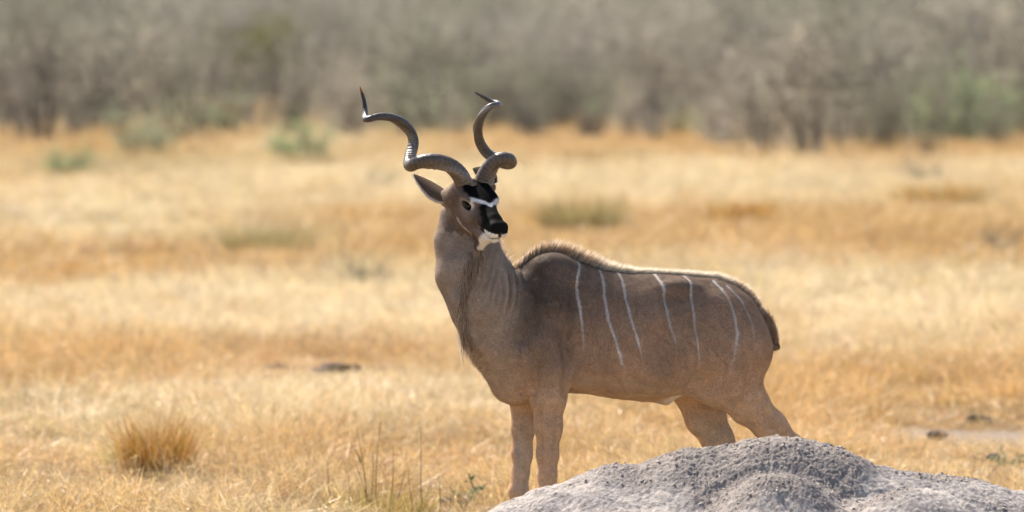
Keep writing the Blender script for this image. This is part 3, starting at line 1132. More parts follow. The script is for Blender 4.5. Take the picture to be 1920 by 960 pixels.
def surface_nets(F, lo, h):
    ins = F < 0
    nx, ny, nz = F.shape
    cnt = np.zeros((nx - 1, ny - 1, nz - 1), np.uint8)
    for dx in (0, 1):
        for dy in (0, 1):
            for dz in (0, 1):
                cnt += ins[dx:nx - 1 + dx, dy:ny - 1 + dy, dz:nz - 1 + dz]
    ci, cj, ck = np.nonzero((cnt > 0) & (cnt < 8))
    vid = np.full(cnt.shape, -1, np.int32)
    vid[ci, cj, ck] = np.arange(len(ci))
    acc = np.zeros((len(ci), 3))
    num = np.zeros(len(ci))
    cor = [(a, b, c) for a in (0, 1) for b in (0, 1) for c in (0, 1)]
    for a in cor:
        for ax in range(3):
            if a[ax] == 1:
                continue
            b = list(a)
            b[ax] = 1
            fa = F[ci + a[0], cj + a[1], ck + a[2]]
            fb = F[ci + b[0], cj + b[1], ck + b[2]]
            m = (fa < 0) != (fb < 0)
            t = np.where(m, fa / np.where(m, fa - fb, 1), 0)
            pt = np.tile(np.array(a, float), (len(ci), 1))
            pt[:, ax] += t
            acc += pt * m[:, None]
            num += m
    V = lo + h * (np.column_stack((ci, cj, ck)) + acc / num[:, None])
    Fs = []
    for ax in range(3):
        sl0 = [slice(1, -1)] * 3
        sl1 = [slice(1, -1)] * 3
        sl0[ax] = slice(0, -1)
        sl1[ax] = slice(1, None)
        a = ins[tuple(sl0)]
        b = ins[tuple(sl1)]
        i, j, k = np.nonzero(a != b)
        s = a[i, j, k]
        off = [1, 1, 1]
        off[ax] = 0
        i, j, k = i + off[0], j + off[1], k + off[2]
        o1, o2 = (ax + 1) % 3, (ax + 2) % 3
        e1 = np.eye(3, dtype=int)[o1]
        e2 = np.eye(3, dtype=int)[o2]

        def c(q):
            return vid[i - q[0], j - q[1], k - q[2]]
        q = np.column_stack((c(e1 + e2), c(e2), c((0, 0, 0)), c(e1)))
        q = np.where(s[:, None], q, q[:, ::-1])
        Fs.append(q)
    return V, np.concatenate(Fs)


def laplace(V, F, it, lam=0.5):
    e = np.concatenate((F[:, [0, 1]], F[:, [1, 2]], F[:, [2, 3]], F[:, [3, 0]]))
    e = np.concatenate((e, e[:, ::-1]))
    deg = np.bincount(e[:, 0], minlength=len(V)).astype(float)
    for _ in range(it):
        for sgn in (lam, -lam * 1.02):
            S = np.column_stack([np.bincount(e[:, 0], V[e[:, 1], k], len(V)) for k in range(3)])
            V = V + sgn * (S / deg[:, None] - V)
    return V


def normals(V, F):
    n = np.cross(V[F[:, 2]] - V[F[:, 0]], V[F[:, 3]] - V[F[:, 1]])
    N = np.zeros_like(V)
    for k in range(4):
        for c in range(3):
            N[:, c] += np.bincount(F[:, k], n[:, c], len(V))
    return N / (np.linalg.norm(N, axis=1, keepdims=True) + 1e-12)


def poly_dist(x, y, pts):
    """distance to a polyline and the position along it (0..1)"""
    best = np.full(len(x), 1e9)
    tt = np.zeros(len(x))
    n = len(pts) - 1
    for i in range(n):
        (x0, y0), (x1, y1) = pts[i], pts[i + 1]
        dx, dy = x1 - x0, y1 - y0
        t = np.clip(((x - x0) * dx + (y - y0) * dy) / (dx * dx + dy * dy), 0, 1)
        d = np.hypot(x - x0 - t * dx, y - y0 - t * dy)
        m = d < best
        best[m] = d[m]
        tt[m] = (i + t[m]) / n
    return best, tt


def project(P):
    D = P - CAM
    z = D @ FWD
    return 960 + FPX * D[:, 0] / z, 480 - FPX * (D @ UPV) / z


STRIPES = [[(1083, 490), (1085, 520), (1094, 560), (1100, 600), (1103, 640), (1102, 662)],
           [(1136, 510), (1142, 560), (1147, 600), (1158, 640), (1168, 680), (1175, 694)],
           [(1175, 514), (1181, 560), (1188, 600), (1197, 640), (1209, 686)],
           [(1244, 515), (1254, 545), (1260, 590), (1267, 625), (1274, 668)],
           [(1301, 520), (1306, 560), (1308, 610), (1311, 650), (1315, 702)],
           [(1355, 530), (1373, 555), (1384, 585), (1385, 625), (1375, 670), (1368, 708)],
           [(1380, 538), (1403, 565), (1417, 600), (1418, 640)]]
FLANK = 0.2


def coat_color(P, N):
    a, b, c = loc(P)
    hd = P - HO
    hx, hy, hz = hd @ HL, hd @ HF, hd @ HU
    n = len(P)
    n1 = fbm(P, 7.0, 4, 91)
    n2 = fbm(P, 26.0, 3, 92)
    flank = np.array((0.43, 0.275, 0.178))
    grey = np.array((0.22, 0.16, 0.125))
    warm = np.array((0.60, 0.395, 0.25))
    pale = np.array((0.42, 0.34, 0.27))
    col = np.tile(flank, (n, 1))

    def mixc(w, cc):
        nonlocal col
        w = np.clip(w, 0, 1)[:, None]
        col = col * (1 - w) + np.asarray(cc) * w
    # upper body and shoulder greyer, belly and legs tawny; top-to-belly shading painted in too
    mixc(smooth01(c + 0.05 * n1, 1.0, 1.32) * 0.6 + smooth01(a + 0.1 * n1, 0.28, 0.55) * 0.55 * smooth01(c, 0.75, 1.0), grey)
    mixc(smooth01(-(c + 0.05 * n1), -1.02, -0.76) * 0.85, warm)
    mixc(smooth01(-(c + 0.04 * n1), -0.70, -0.45) * 0.5, warm * 1.1)
    # dark ridge along the back
    spine = np.interp(a, AG, G_TOP)
    on_trunk = (a < 0.75)
    mixc((1 - smooth01(spine - c, 0.015, 0.07)) * on_trunk * 0.55, (0.075, 0.058, 0.048))
    # dark shoulder blotch and upper flank spots; shade of neck valley, flank hollow painted in
    for (u, v, r, k) in [(1000, 545, .14, .75), (1068, 565, .06, .5), (965, 600, .10, .75), (1250, 690, .09, .2), (1000, 500, .09, .35), (1015, 690, .07, .25), (962, 625, .06, .5), (1300, 560, .12, .25), (1150, 545, .16, .3)]:
        q = B(u, v, FLANK)
        qa, _, qc = loc(q)
        mixc(k * np.exp(-((a - qa) ** 2 + (c - qc) ** 2) / r ** 2) * (np.abs(b) > .03) * (1 + .4 * n2), (0.075, 0.056, 0.047))
    # pale belly edge, inner legs
    mixc((N[:, 2] < -0.55) * (c > 0.6) * 0.45, pale)
    inner = smooth01(-np.sign(b) * (N @ KL), 0.35, 0.8) * smooth01(-c, -0.78, -0.6)
    mixc(inner * 0.7, (0.5, 0.42, 0.34))
    backleg = smooth01(-(N @ KF), 0.45, 0.8) * smooth01(-c, -0.52, -0.40) * (a > 0.1)
    mixc(backleg * 0.8, (0.6, 0.55, 0.5))
    # sheath
    q = B(1262, 742, 0)
    mixc(np.exp(-((P - q) ** 2).sum(1) / .06 ** 2) * (np.abs(b) < .07) * 1.3, (0.80, 0.72, 0.64))
    # stripes, both sides
    for s in STRIPES:
        pts = []
        for u, v in s:
            hwid = 0.2
            t = (v - 490) / 210.0
            bb = 0.05 + 0.19 * min(1, max(0, t * 2.4)) ** 0.6
            qa, _, qc = loc(B(u, v, bb))
            pts.append((qa[0], qc[0]))
        d, t = poly_dist(a + 0.0018 * n2, c, pts)
        wd = 0.0066 * (1 - 0.3 * t) * (1 + .18 * n2)
        fade = 1 - smooth01(t, 0.72, 1.0)
        if s is STRIPES[5] or s is STRIPES[6]:
            fade = 1 - 0.62 * smooth01(t, 0.6, 0.8) - 0.38 * smooth01(t, .88, 1)
        mixc((1 - smooth01(d, wd * 0.5, wd * 1.25)) * fade * (0.70 + 0.25 * n1) * (np.abs(b) > 0.02), (0.62, 0.585, 0.56))
    # neck greyish brown, pale throat streaks
    neck = smooth01(a, 0.62, 0.8)
    mixc(neck * 0.75, (0.42, 0.335, 0.27))
    u, v = project(P)
    # head
    ax0 = np.abs(hx)
    hm = smooth01(hy + .02 * n2, -0.13, -0.07) * np.where((hy > .05) & (hz > -.2) & (ax0 < .05), 1.0, smooth01(hz + .02 * n2, -0.175, -0.15)) * (np.abs(hx) < 0.14) * (P[:, 2] > 1.36)
    hw = hm
    ax_ = np.abs(hx)
    w0 = 0.006 * n2
    mixc(hw, (0.195, 0.142, 0.118))
    mixc(hw * (1 - smooth01(hy, -.06, .0)) * .35, (0.20, 0.145, 0.11))
    # greyer cheek below the eye, pale ring and brow
    mixc(hw * np.exp(-((hy - .03) ** 2 / .045 ** 2 + (hz + .035) ** 2 / .03 ** 2)) * .7, (0.33, 0.265, 0.24))
    for s in (-1, 1):
        ec, en, ew, eh = EYE[s]
        dd = P - ec
        de = np.hypot(dd @ ew * .62, dd @ eh)
        ok_ = (hx * s > .02)
        mixc(hw * (1 - smooth01(de, .022, .034)) * ok_ * np.where(dd @ HU > .004, .8, .35), (0.46, 0.37, 0.31))
        mixc(hw * (1 - smooth01(de, .0165, .0195)) * ok_, (0.02, 0.015, 0.013))
    cv = .104 - .86 * ax_
    # dark forehead above the chevron, dark bridge below it
    mixc(hw * smooth01(hz + w0, 0.012, 0.021) * (1 - smooth01(ax_ + w0, .060, .076)) * (hy > -.085) * (hy < cv), (0.007, 0.006, 0.006))
    bw = np.interp(hy, [.03, .08, .13, .18, .22], [.036, .044, .054, .075, .075])
    hzl = np.interp(hy, [.04, .10, .14, .17, .2], [.012, -.004, -.024, -.034, -.030])
    below = (hy > cv) & (hy < .24)
    mixc(hw * below * smooth01(hy, .07, .14) * (hz > -.049) * .8, (0.075, 0.052, 0.045))
    mixc(hw * below * (1 - smooth01(ax_ + w0, bw * .72, bw * 1.12)) * smooth01(hz + w0, hzl - .022, hzl), (0.008, 0.007, 0.0065))
    chev = 1 - smooth01(np.abs(hy - cv + .6 * w0), .0065, .0125)
    mixc(hw * chev * (hz > .000) * (ax_ < .066) * (ax_ > .0), (0.82, 0.79, 0.77))
    # muzzle: black nose, white lips and chin
    mixc(hw * (hz < -.024 + w0 + .25 * np.clip(hy - .2, -.03, .05)) * (hz > -.0495) * smooth01(hy + w0 + .8 * (-.030 - hz), .172, .186), (0.80, 0.75, 0.70))
    mixc(hw * smooth01(hy + w0 + .5 * np.clip(-.0495 - hz, 0, .11), .150, .166) * (hz <= -.0495), (0.78, 0.72, 0.66))
    mixc(hw * (np.abs(hz + .0485 + .12 * np.clip(.18 - hy, 0, .1)) < .004) * (hy > .125), (0.03, 0.02, 0.018))
    mixc(hw * (hy > .200) * (hz > -.019), (0.012, 0.011, 0.011))
    mixc(hw * (hy > .21) * (np.abs(hx) < .007) * (hz < -.01) * (hz > -.038), (0.07, 0.04, 0.03))
    # white line on the jaw, brown tuft under it
    d, t = poly_dist(hy, hz, [(-.02, -.088), (.02, -.106), (.06, -.120), (.085, -.124)])
    mixc(hw * (1 - smooth01(d, .003, .009)) * (ax_ > .012) * .7 * smooth01(n2, -.9, .2), (0.66, 0.60, 0.53))
    mixc(hw * (hz < -.10) * smooth01(hy, .062, .072) * (1 - smooth01(hy + .5 * np.clip(-.0495 - hz, 0, .11), .142, .158)) * .85, (0.15, 0.09, 0.055))
    col *= (1 + 0.10 * n1 + 0.08 * n2)[:, None]
    return np.clip(col, 0.004, 0.85)


def build_kudu():
    root = bpy.data.objects.new('kudu', None)
    COL.objects.link(root)
    root.location = KO
    tag(root, 'male antelope with spiral horns and white striped flank standing behind the mound', 'antelope')
    h = 0.0052
    lo = np.array((-0.42, -0.82, -0.01))
    hi = np.array((1.36, 0.42, 1.75))
    F = field_grid(lo, hi, h)
    V, Q = surface_nets(F, lo, h)
    V = laplace(V, Q, 4)
    N = normals(V, Q)
    # skin folds where the neck is turned
    u, v = project(V)
    a, b, c = loc(V)
    m = np.exp(-(((u - 958) / 18) ** 2 + ((v - 540) / 50) ** 2)) * (N[:, 1] < 0.1)
    ctr = 800 + 0 * u
    rad = np.hypot(u - 820, (v - 545) * 0.72)
    V = V + N * (0.030 * m * (np.abs(np.sin(rad / 13.5 * math.pi + .6 * np.sin(v / 23.0))) - .7))[:, None]
    # long folds down the throat side
    m2 = np.exp(-(((u - 925) / 22) ** 2 + ((v - 520) / 45) ** 2)) * (N[:, 1] < 0)
    V = V + N * (0.005 * m2 * np.sin((u + 0.25 * (v - 500)) / 13.0 * 2 * math.pi))[:, None]
    V = V + N * (0.0022 * fbm(V, 14.0, 3, 61))[:, None]
    side_ = smooth01(-N[:, 1], .05, .4) * (u > 940) * (v > 480)
    for pts, wpx, dep in (([(1061, 738), (1064, 690), (1060, 640), (1072, 590), (1078, 540)], 9, -.010), ([(1040, 735), (1042, 690), (1035, 640)], 16, .006),
                          ([(1000, 745), (1008, 690), (985, 640)], 8, -.005), ([(1255, 715), (1250, 660), (1262, 600), (1258, 560)], 20, -.013),
                          ([(1272, 720), (1296, 690), (1300, 640)], 9, .008), ([(1330, 735), (1362, 690), (1372, 640), (1360, 590)], 12, -.005),
                          ([(1405, 735), (1415, 690), (1412, 630)], 9, -.005), ([(1438, 745), (1425, 760), (1446, 800)], 6, -.006), ([(985, 560), (992, 600), (975, 640)], 10, -.008),
                          ([(1018, 500), (1030, 560), (1022, 620)], 14, .005), ([(1000, 520), (1008, 570), (1003, 620)], 7, -.004),
                          ([(1012, 800), (1016, 850), (1018, 900)], 4, -.004), ([(1044, 770), (1040, 840), (1036, 880)], 4, -.004), ([(968, 790), (972, 850)], 4, -.003),
                          ([(1470, 830), (1450, 800)], 4, -.004), ([(1370, 828), (1352, 790)], 5, -.005)):
        d_, _t = poly_dist(u, v, pts)
        V = V + N * (1.6 * dep * side_ * np.exp(-(d_ / wpx) ** 2))[:, None]
    ribs = side_ * np.exp(-(((u - 1150) / 70) ** 2 + ((v - 620) / 70) ** 2))
    V = V + N * (0.0013 * ribs * np.sin((u + .22 * (v - 600)) / 17.0 * 2 * math.pi))[:, None]
    N = normals(V, Q)
    C = coat_color(V, N)
    body = link('body', mesh_np('body', V - KO, Q, M_COAT, C), root)
    build_fur(root, V, Q, N, C)
    build_head_parts(root)
    build_long_hair(root, V, N)
    # hooves: two toes each
    for (u, v, b) in ((1018, 1084, .12), (963, 1064, -.11), (1464, 1076, .12), (1352, 1064, -.11)):
        p = B(u, v, b)
        hoof = None
        VV, FF = [], []
        for s in (-1, 1):
            base = len(VV)
            ringn = 12
            prof = [(0.0, .030, 1.25), (.03, .027, 1.15), (.055, .022, 1.0)]
            for z, r, st in prof:
                for k in range(ringn):
                    an = k / ringn * 6.283
                    q = KF * math.cos(an) * r * st * 1.35 + KL * (math.sin(an) * r * 0.62 + s * .019) + KF * (0.03 - z * 0.5)
                    VV.append(np.array((p[0], p[1], 0.0)) + q + np.array((0, 0, z)))
            for i in range(2):
                for k in range(ringn):
                    k2 = (k + 1) % ringn
                    FF.append((base + i * ringn + k, base + i * ringn + k2, base + (i + 1) * ringn + k2, base + (i + 1) * ringn + k))
            VV.append(np.array((p[0], p[1], 0.06)) + KF * 0.0 + KL * s * .019)
            t = len(VV) - 1
            for k in range(0, ringn, 1):
                FF.append((base + 2 * ringn + k, base + 2 * ringn + (k + 1) % ringn, t, t))
        F4 = [f for f in FF if f[2] != f[3]]
        F3 = [f[:3] for f in FF if f[2] == f[3]]
        link('hoof', mesh_np('hoof', np.array(VV) - KO, [np.array(F4), np.array(F3)], M_HOOF), root)
    return root


def strands(P, D, L, W, C, droop=0.0, segs=2, side=None, jit=None):
    """P roots, D unit directions, L lengths, W widths, C colours -> ribbon mesh arrays"""
    n = len(P)
    if side is None:
        side = np.cross(D, RNG.normal(size=(n, 3)))
        side /= np.linalg.norm(side, axis=1, keepdims=True) + 1e-9
    rows = []
    cols = []
    for k in range(segs + 1):
        t = k / segs
        p = P + D * (L * t)[:, None]
        p = p + np.array((0, 0, -1.0)) * (droop * L * t * t)[:, None]
        if jit is not None:
            p = p + jit * (L * t * t)[:, None]
        wk = W * 0.5 * ((1 - t) ** 0.6 if k < segs else 0.06)
        rows += [p - side * wk[:, None], p + side * wk[:, None]]
        cols += [C * (0.85 + 0.3 * t)] * 2
    m = 2 * (segs + 1)
    V = np.stack(rows, 1).reshape(-1, 3)
    CC = np.stack(cols, 1).reshape(-1, 3)
    base = (np.arange(n) * m)[:, None]
    F = []
    for k in range(segs):
        F.append(base + np.array((2 * k, 2 * k + 1, 2 * k + 3, 2 * k + 2))[None])
    return V, np.concatenate(F), CC


def build_fur(root, V, Q, N, C):
    area = np.linalg.norm(np.cross(V[Q[:, 2]] - V[Q[:, 0]], V[Q[:, 3]] - V[Q[:, 1]]), axis=1)
    ctr = V[Q].mean(1)
    u, v = project(ctr)
    vis = (ctr[:, 2] > 0.25)
    wgt = area * vis
    hd = ctr - HO
    hy = hd @ HF
    hz_ = hd @ HU
    headish = (hy + .03 * RNG.normal(size=len(hy)) > -.1) & (hz_ + .02 * RNG.normal(size=len(hy)) > -.14) & (ctr[:, 2] > 1.36)
    wgt = wgt * np.where(headish, 2.2, 1.0) * (~(headish & (hy > .105))) * (1 - .8 * np.exp(-(((u - 958) / 22) ** 2 + ((v - 540) / 55) ** 2)))
    n = 230000
    pick = RNG.choice(len(Q), n, p=wgt / wgt.sum())
    r = RNG.random((n, 2))
    q = Q[pick]
    P = (V[q[:, 0]] * ((1 - r[:, 0]) * (1 - r[:, 1]))[:, None] + V[q[:, 1]] * (r[:, 0] * (1 - r[:, 1]))[:, None]
         + V[q[:, 2]] * (r[:, 0] * r[:, 1])[:, None] + V[q[:, 3]] * ((1 - r[:, 0]) * r[:, 1])[:, None])
    nn = N[q[:, 0]]
    cc = C[q].mean(1)
    flow = -KF[None] * 0.7 + np.array((0, 0, -0.75))
    hm = headish[pick]
    flow = np.where(hm[:, None], -HF[None], flow) + RNG.normal(size=(n, 3)) * 0.25
    flow -= nn * (flow * nn).sum(1, keepdims=True)
    flow /= np.linalg.norm(flow, axis=1, keepdims=True) + 1e-9
    D = flow + nn * (0.28 + 0.18 * RNG.random(n))[:, None]
    D /= np.linalg.norm(D, axis=1, keepdims=True)
    L = np.where(hm, 0.005, 0.010) * (0.6 + 0.8 * RNG.random(n))
    a, b, c = loc(P)
    L *= np.where((c < .8), 0.7, 1.0)
    # longer fringe under throat, brisket and belly line
    W = np.full(n, 0.0010)
    cc = cc * (0.78 + 0.5 * RNG.random(n))[:, None]
    side = np.cross(D, nn)
    side /= np.linalg.norm(side, axis=1, keepdims=True) + 1e-9
    VV, FF, CC = strands(P - KO, D, L, W, cc, segs=1, side=side)
    o = link('coat_fur', mesh_np('coat_fur', VV, FF, M_FUR, CC, smooth=False), root)
    tag(o, kind='stuff')


def sweep(pts, radii, tw0, tw1, n=20, sub=10, keel=0.27, tint=None):
    """horn: smooth curve through pts with a keeled section that turns along it, with growth ridges"""
    pts = np.array(pts, float)
    radii = np.array(radii, float)
    m = len(pts)
    C, R = [], []
    for i in range(m - 1):
        p0 = pts[max(i - 1, 0)]
        p1, p2 = pts[i], pts[i + 1]
        p3 = pts[min(i + 2, m - 1)]
        for j in range(sub):
            t = j / sub
            C.append(0.5 * ((2 * p1) + (-p0 + p2) * t + (2 * p0 - 5 * p1 + 4 * p2 - p3) * t * t + (-p0 + 3 * p1 - 3 * p2 + p3) * t ** 3))
            R.append(radii[i] + (radii[i + 1] - radii[i]) * t)
    C.append(pts[-1])
    R.append(radii[-1])
    C = np.array(C)
    R = np.array(R)
    k = np.hanning(9)
    k /= k.sum()
    for c in range(3):
        C[4:-4, c] = np.convolve(C[:, c], k, 'valid')
    R[4:-4] = np.convolve(R, k, 'valid')
    # resample evenly
    s = np.concatenate(([0], np.cumsum(np.linalg.norm(np.diff(C, axis=0), axis=1))))
    ns = 260
    ss = np.linspace(0, s[-1], ns)
    C = np.column_stack([np.interp(ss, s, C[:, c]) for c in range(3)])
    R = np.interp(ss, s, R)
    T = np.gradient(C, axis=0)
    T /= np.linalg.norm(T, axis=1, keepdims=True)
    up = np.array((0.1, -1.0, 0.2))
    nrm = up - T[0] * np.dot(up, T[0])
    nrm /= np.linalg.norm(nrm)
    V, COLR = [], []
    for i in range(ns):
        nrm = nrm - T[i] * np.dot(nrm, T[i])
        nrm /= np.linalg.norm(nrm)
        bi = np.cross(T[i], nrm)
        f = i / (ns - 1)
        tw = tw0 + (tw1 - tw0) * f
        wrink = 0.04 * (1 - smooth01(f, .40, .85)) * math.sin(ss[i] / 0.017 * 6.283 + 1.4 * math.sin(ss[i] * 70))
        for kk in range(n):
            an = kk / n * 6.283
            d = ((an - tw + math.pi) % 6.283) - math.pi
            kl = keel * math.exp(-(d / 0.30) ** 2) - 0.10 * math.exp(-((abs(d) - 0.75) / 0.35) ** 2)
            rr = R[i] * (1 + kl + wrink * (0.6 + 0.4 * math.cos(d)))
            V.append(C[i] + (nrm * math.cos(an) + bi * math.sin(an)) * rr)
            COLR.append(tint(f, d) * (1 + 4.0 * wrink + .12 * math.sin(an * 3 + ss[i] * 60)))
    V = np.array(V)
    F = []
    for i in range(ns - 1):
        for kk in range(n):
            k2 = (kk + 1) % n
            F.append((i * n + kk, i * n + k2, (i + 1) * n + k2, (i + 1) * n + kk))
    F = np.array(F)
    V = np.vstack((V, C[-1] + T[-1] * R[-1], C[0]))
    tcap = np.array([((ns - 1) * n + kk, (ns - 1) * n + (kk + 1) % n, ns * n) for kk in range(n)])
    COLR += [COLR[-1], COLR[0]]
    return V, [F, tcap], np.array(COLR)


def build_head_parts(root):
    # horns
    def z(x, y, d, base):
        return at_y(640 + x / 2.6675, 140 + y / 2.6675, base + d)
    bA = -0.44
    hornA = [(640, 598, -.025), (622, 558, -.035), (592, 500, -.050), (545, 455, -.07), (475, 430, -.10), (405, 433, -.10), (356, 452, -.065), (340, 448, -.01), (344, 405, .035), (356, 365, .06), (360, 330, .07), (345, 285, .065), (305, 240, .04),
             (245, 214, .0), (185, 210, -.035), (137, 222, -.045), (118, 219, -.01), (119, 188, .025), (115, 140, .035), (105, 96, .03), (93, 60, .02)]
    rA = [48, 47, 43, 39, 36, 34, 32, 31, 29, 28, 27, 26, 24, 21, 18.5, 16.5, 15.5, 14, 11, 7, 2]
    bB = -0.40
    hornB = [(698, 598, -.030), (704, 556, -.035), (722, 498, -.042), (752, 450, -.05), (798, 422, -.06), (838, 424, -.035), (846, 442, .015), (812, 442, .06), (765, 418, .085), (722, 385, .085), (692, 335, .06), (683, 285, .03),
             (692, 230, -.01), (716, 185, -.04), (750, 158, -.05), (782, 150, -.02), (782, 143, .025), (748, 132, .045), (708, 110, .05), (668, 87, .05)]
    rB = [46, 46, 42, 38, 36, 33, 31, 29, 28, 27, 25, 23.5, 21, 19, 17, 15, 14, 12, 9, 2.5]
    px = 1 / 2.6675 / 446.0

    def tA(f, d):
        base = np.array((0.13, 0.092, 0.064)) * (1 - f) + np.array((0.062, 0.055, 0.052)) * f
        k = math.exp(-(d / 0.6) ** 2)
        c = base * (1 - 0.6 * k) + np.array((0.32, 0.27, 0.225)) * 0.6 * k
        if f > .9:
            c = np.array((0.03, 0.03, 0.035))
        if f > .975:
            c = np.array((0.30, 0.12, 0.04))
        return c

    def tB(f, d):
        base = np.array((0.13, 0.092, 0.064)) * (1 - f) + np.array((0.075, 0.066, 0.062)) * f
        k = math.exp(-(d / 0.6) ** 2)
        return base * (1 - 0.6 * k) + np.array((0.32, 0.27, 0.225)) * 0.6 * k
    for pts, r, b0, tint, tw in ((hornA, rA, bA, tA, (1.2, -9.5)), (hornB, rB, bB, tB, (0.4, 11.0))):
        P = [z(x, y, d, b0) for x, y, d in pts]
        V, F, C = sweep(P, np.array(r) * px, tw[0], tw[1], tint=tint)
        link('horn', mesh_np('horn', V - KO, F, M_HORN, C), root)
    # eyes with lids
    for s in (-1, 1):
        c, en, ew, eh = EYE[s]
        VV, FF = [], []
        n, m = 20, 12
        for i in range(m + 1):
            la = math.pi * i / m
            for k in range(n):
                lo = 6.283 * k / n
                VV.append(c + en * (math.cos(la) * .0165) + ew * (math.sin(la) * math.cos(lo) * .0245) + eh * (math.sin(la) * math.sin(lo) * .0160))
        for i in range(m):
            for k in range(n):
                k2 = (k + 1) % n
                FF.append((i * n + k, (i + 1) * n + k, (i + 1) * n + k2, i * n + k2))
        e = link('eye', mesh_np('eye', np.array(VV) - KO, np.array(FF), M_EYE), root)
        # dark lashes over the eye
        nL = 40
        t = RNG.random(nL)
        P = np.array([c + en * .013 + ew * (x - .5) * .040 + HU * (.0115 - .02 * (x - .5) ** 2 * 8 * .3) for x in t])
        D = np.tile(HL * s * 0.9 - HU * .1 + HF * .25, (nL, 1)) + RNG.normal(size=(nL, 3)) * .25
        D /= np.linalg.norm(D, axis=1, keepdims=True)
        V, F, C = strands(P - KO, D, np.full(nL, .016), np.full(nL, .0012), np.tile((.012, .01, .01), (nL, 1)), segs=2)
        link('eyelash', mesh_np('eyelash', V, F, M_HAIR, C, smooth=False), e)
    # ears: cupped leaves
    ear(root, at_y(842, 367, -.385), at_y(776, 328, -.34), np.array((-0.30, 0.36, -0.80)), .064)
    ear(root, at_y(921, 352, -.36), at_y(888, 317, -.25), np.array((0.3, 0.85, 0.2)), .045)


def ear(root, base, tip, face, wid):
    ax = tip - base
    L = np.linalg.norm(ax)
    ax = ax / L
    f = face - ax * np.dot(face, ax)
    f /= np.linalg.norm(f)
    sd = np.cross(ax, f)
    if sd[2] < 0:
        sd = -sd
    ns, nc = 26, 15
    outer, inner, co, ci = [], [], [], []
    for i in range(ns):
        t = i / (ns - 1)
        wv = wid * (np.interp(t, [0, .12, .35, .6, .82, .95, 1], [.62, .85, 1.0, .82, .48, .20, .03]))
        c = base + ax * (L * 1.02 * t) + sd * (0.010 * math.sin(t * 3.1))
        for k in range(nc):
            q = k / (nc - 1) * 2 - 1
            an = q * 1.25 * (1 - .35 * t)
            cup = wv * (1 - math.cos(an)) * 0.95
            p = c + sd * (wv * math.sin(an) / math.sin(1.25 * (1 - .35 * t))) + f * cup
            p = p + sd * 0
            outer.append(p - f * 0.0035)
            inner.append(p + f * 0.0015)
            edge = abs(q)
            base_c = np.array((0.14, 0.098, 0.072)) * (1 - .35 * t)
            if q > .80:
                base_c = np.array((0.06, .045, .035))
            co.append(base_c if q > -.9 else np.array((.6, .55, .5)))
            ci.append(np.array((.62, .56, .5)) if edge > .45 else np.array((.16, .11, .09)))
    n = ns * nc
    V = np.array(outer + inner)
    F = []
    for i in range(ns - 1):
        for k in range(nc - 1):
            a = i * nc + k
            F.append((a, a + 1, a + nc + 1, a + nc))
            F.append((n + a, n + a + nc, n + a + nc + 1, n + a + 1))
        for k in (0, nc - 1):
            a = i * nc + k
            F.append((a, a + nc, n + a + nc, n + a))
    for k in range(nc - 1):
        a = (ns - 1) * nc + k
        F.append((a, a + 1, n + a + 1, n + a))
    o = link('ear', mesh_np('ear', V - KO, np.array(F), M_COAT, np.array(co + ci)), root)
    # hair inside and along the rim
    m = 380
    idx = RNG.integers(0, n, m)
    kq = np.abs((idx % nc) / (nc - 1) * 2 - 1)
    P = np.array(inner)[idx]
    D = ax * .8 + f * .5 + RNG.normal(size=(m, 3)) * .4
    D /= np.linalg.norm(D, axis=1, keepdims=True)
    C = np.array(ci)[idx]
    V, F, CC = strands(P - KO, D, .010 + .012 * RNG.random(m), np.full(m, .0012), C, segs=2)
    link('ear_hair', mesh_np('ear_hair', V, F, M_HAIR, CC, smooth=False), o)


def resample(pts, n):
    pts = np.array(pts, float)
    s = np.concatenate(([0], np.cumsum(np.linalg.norm(np.diff(pts, axis=0), axis=1))))
    t = np.linspace(0, s[-1], n)
    return np.column_stack([np.interp(t, s, pts[:, k]) for k in range(3)]), t / s[-1]


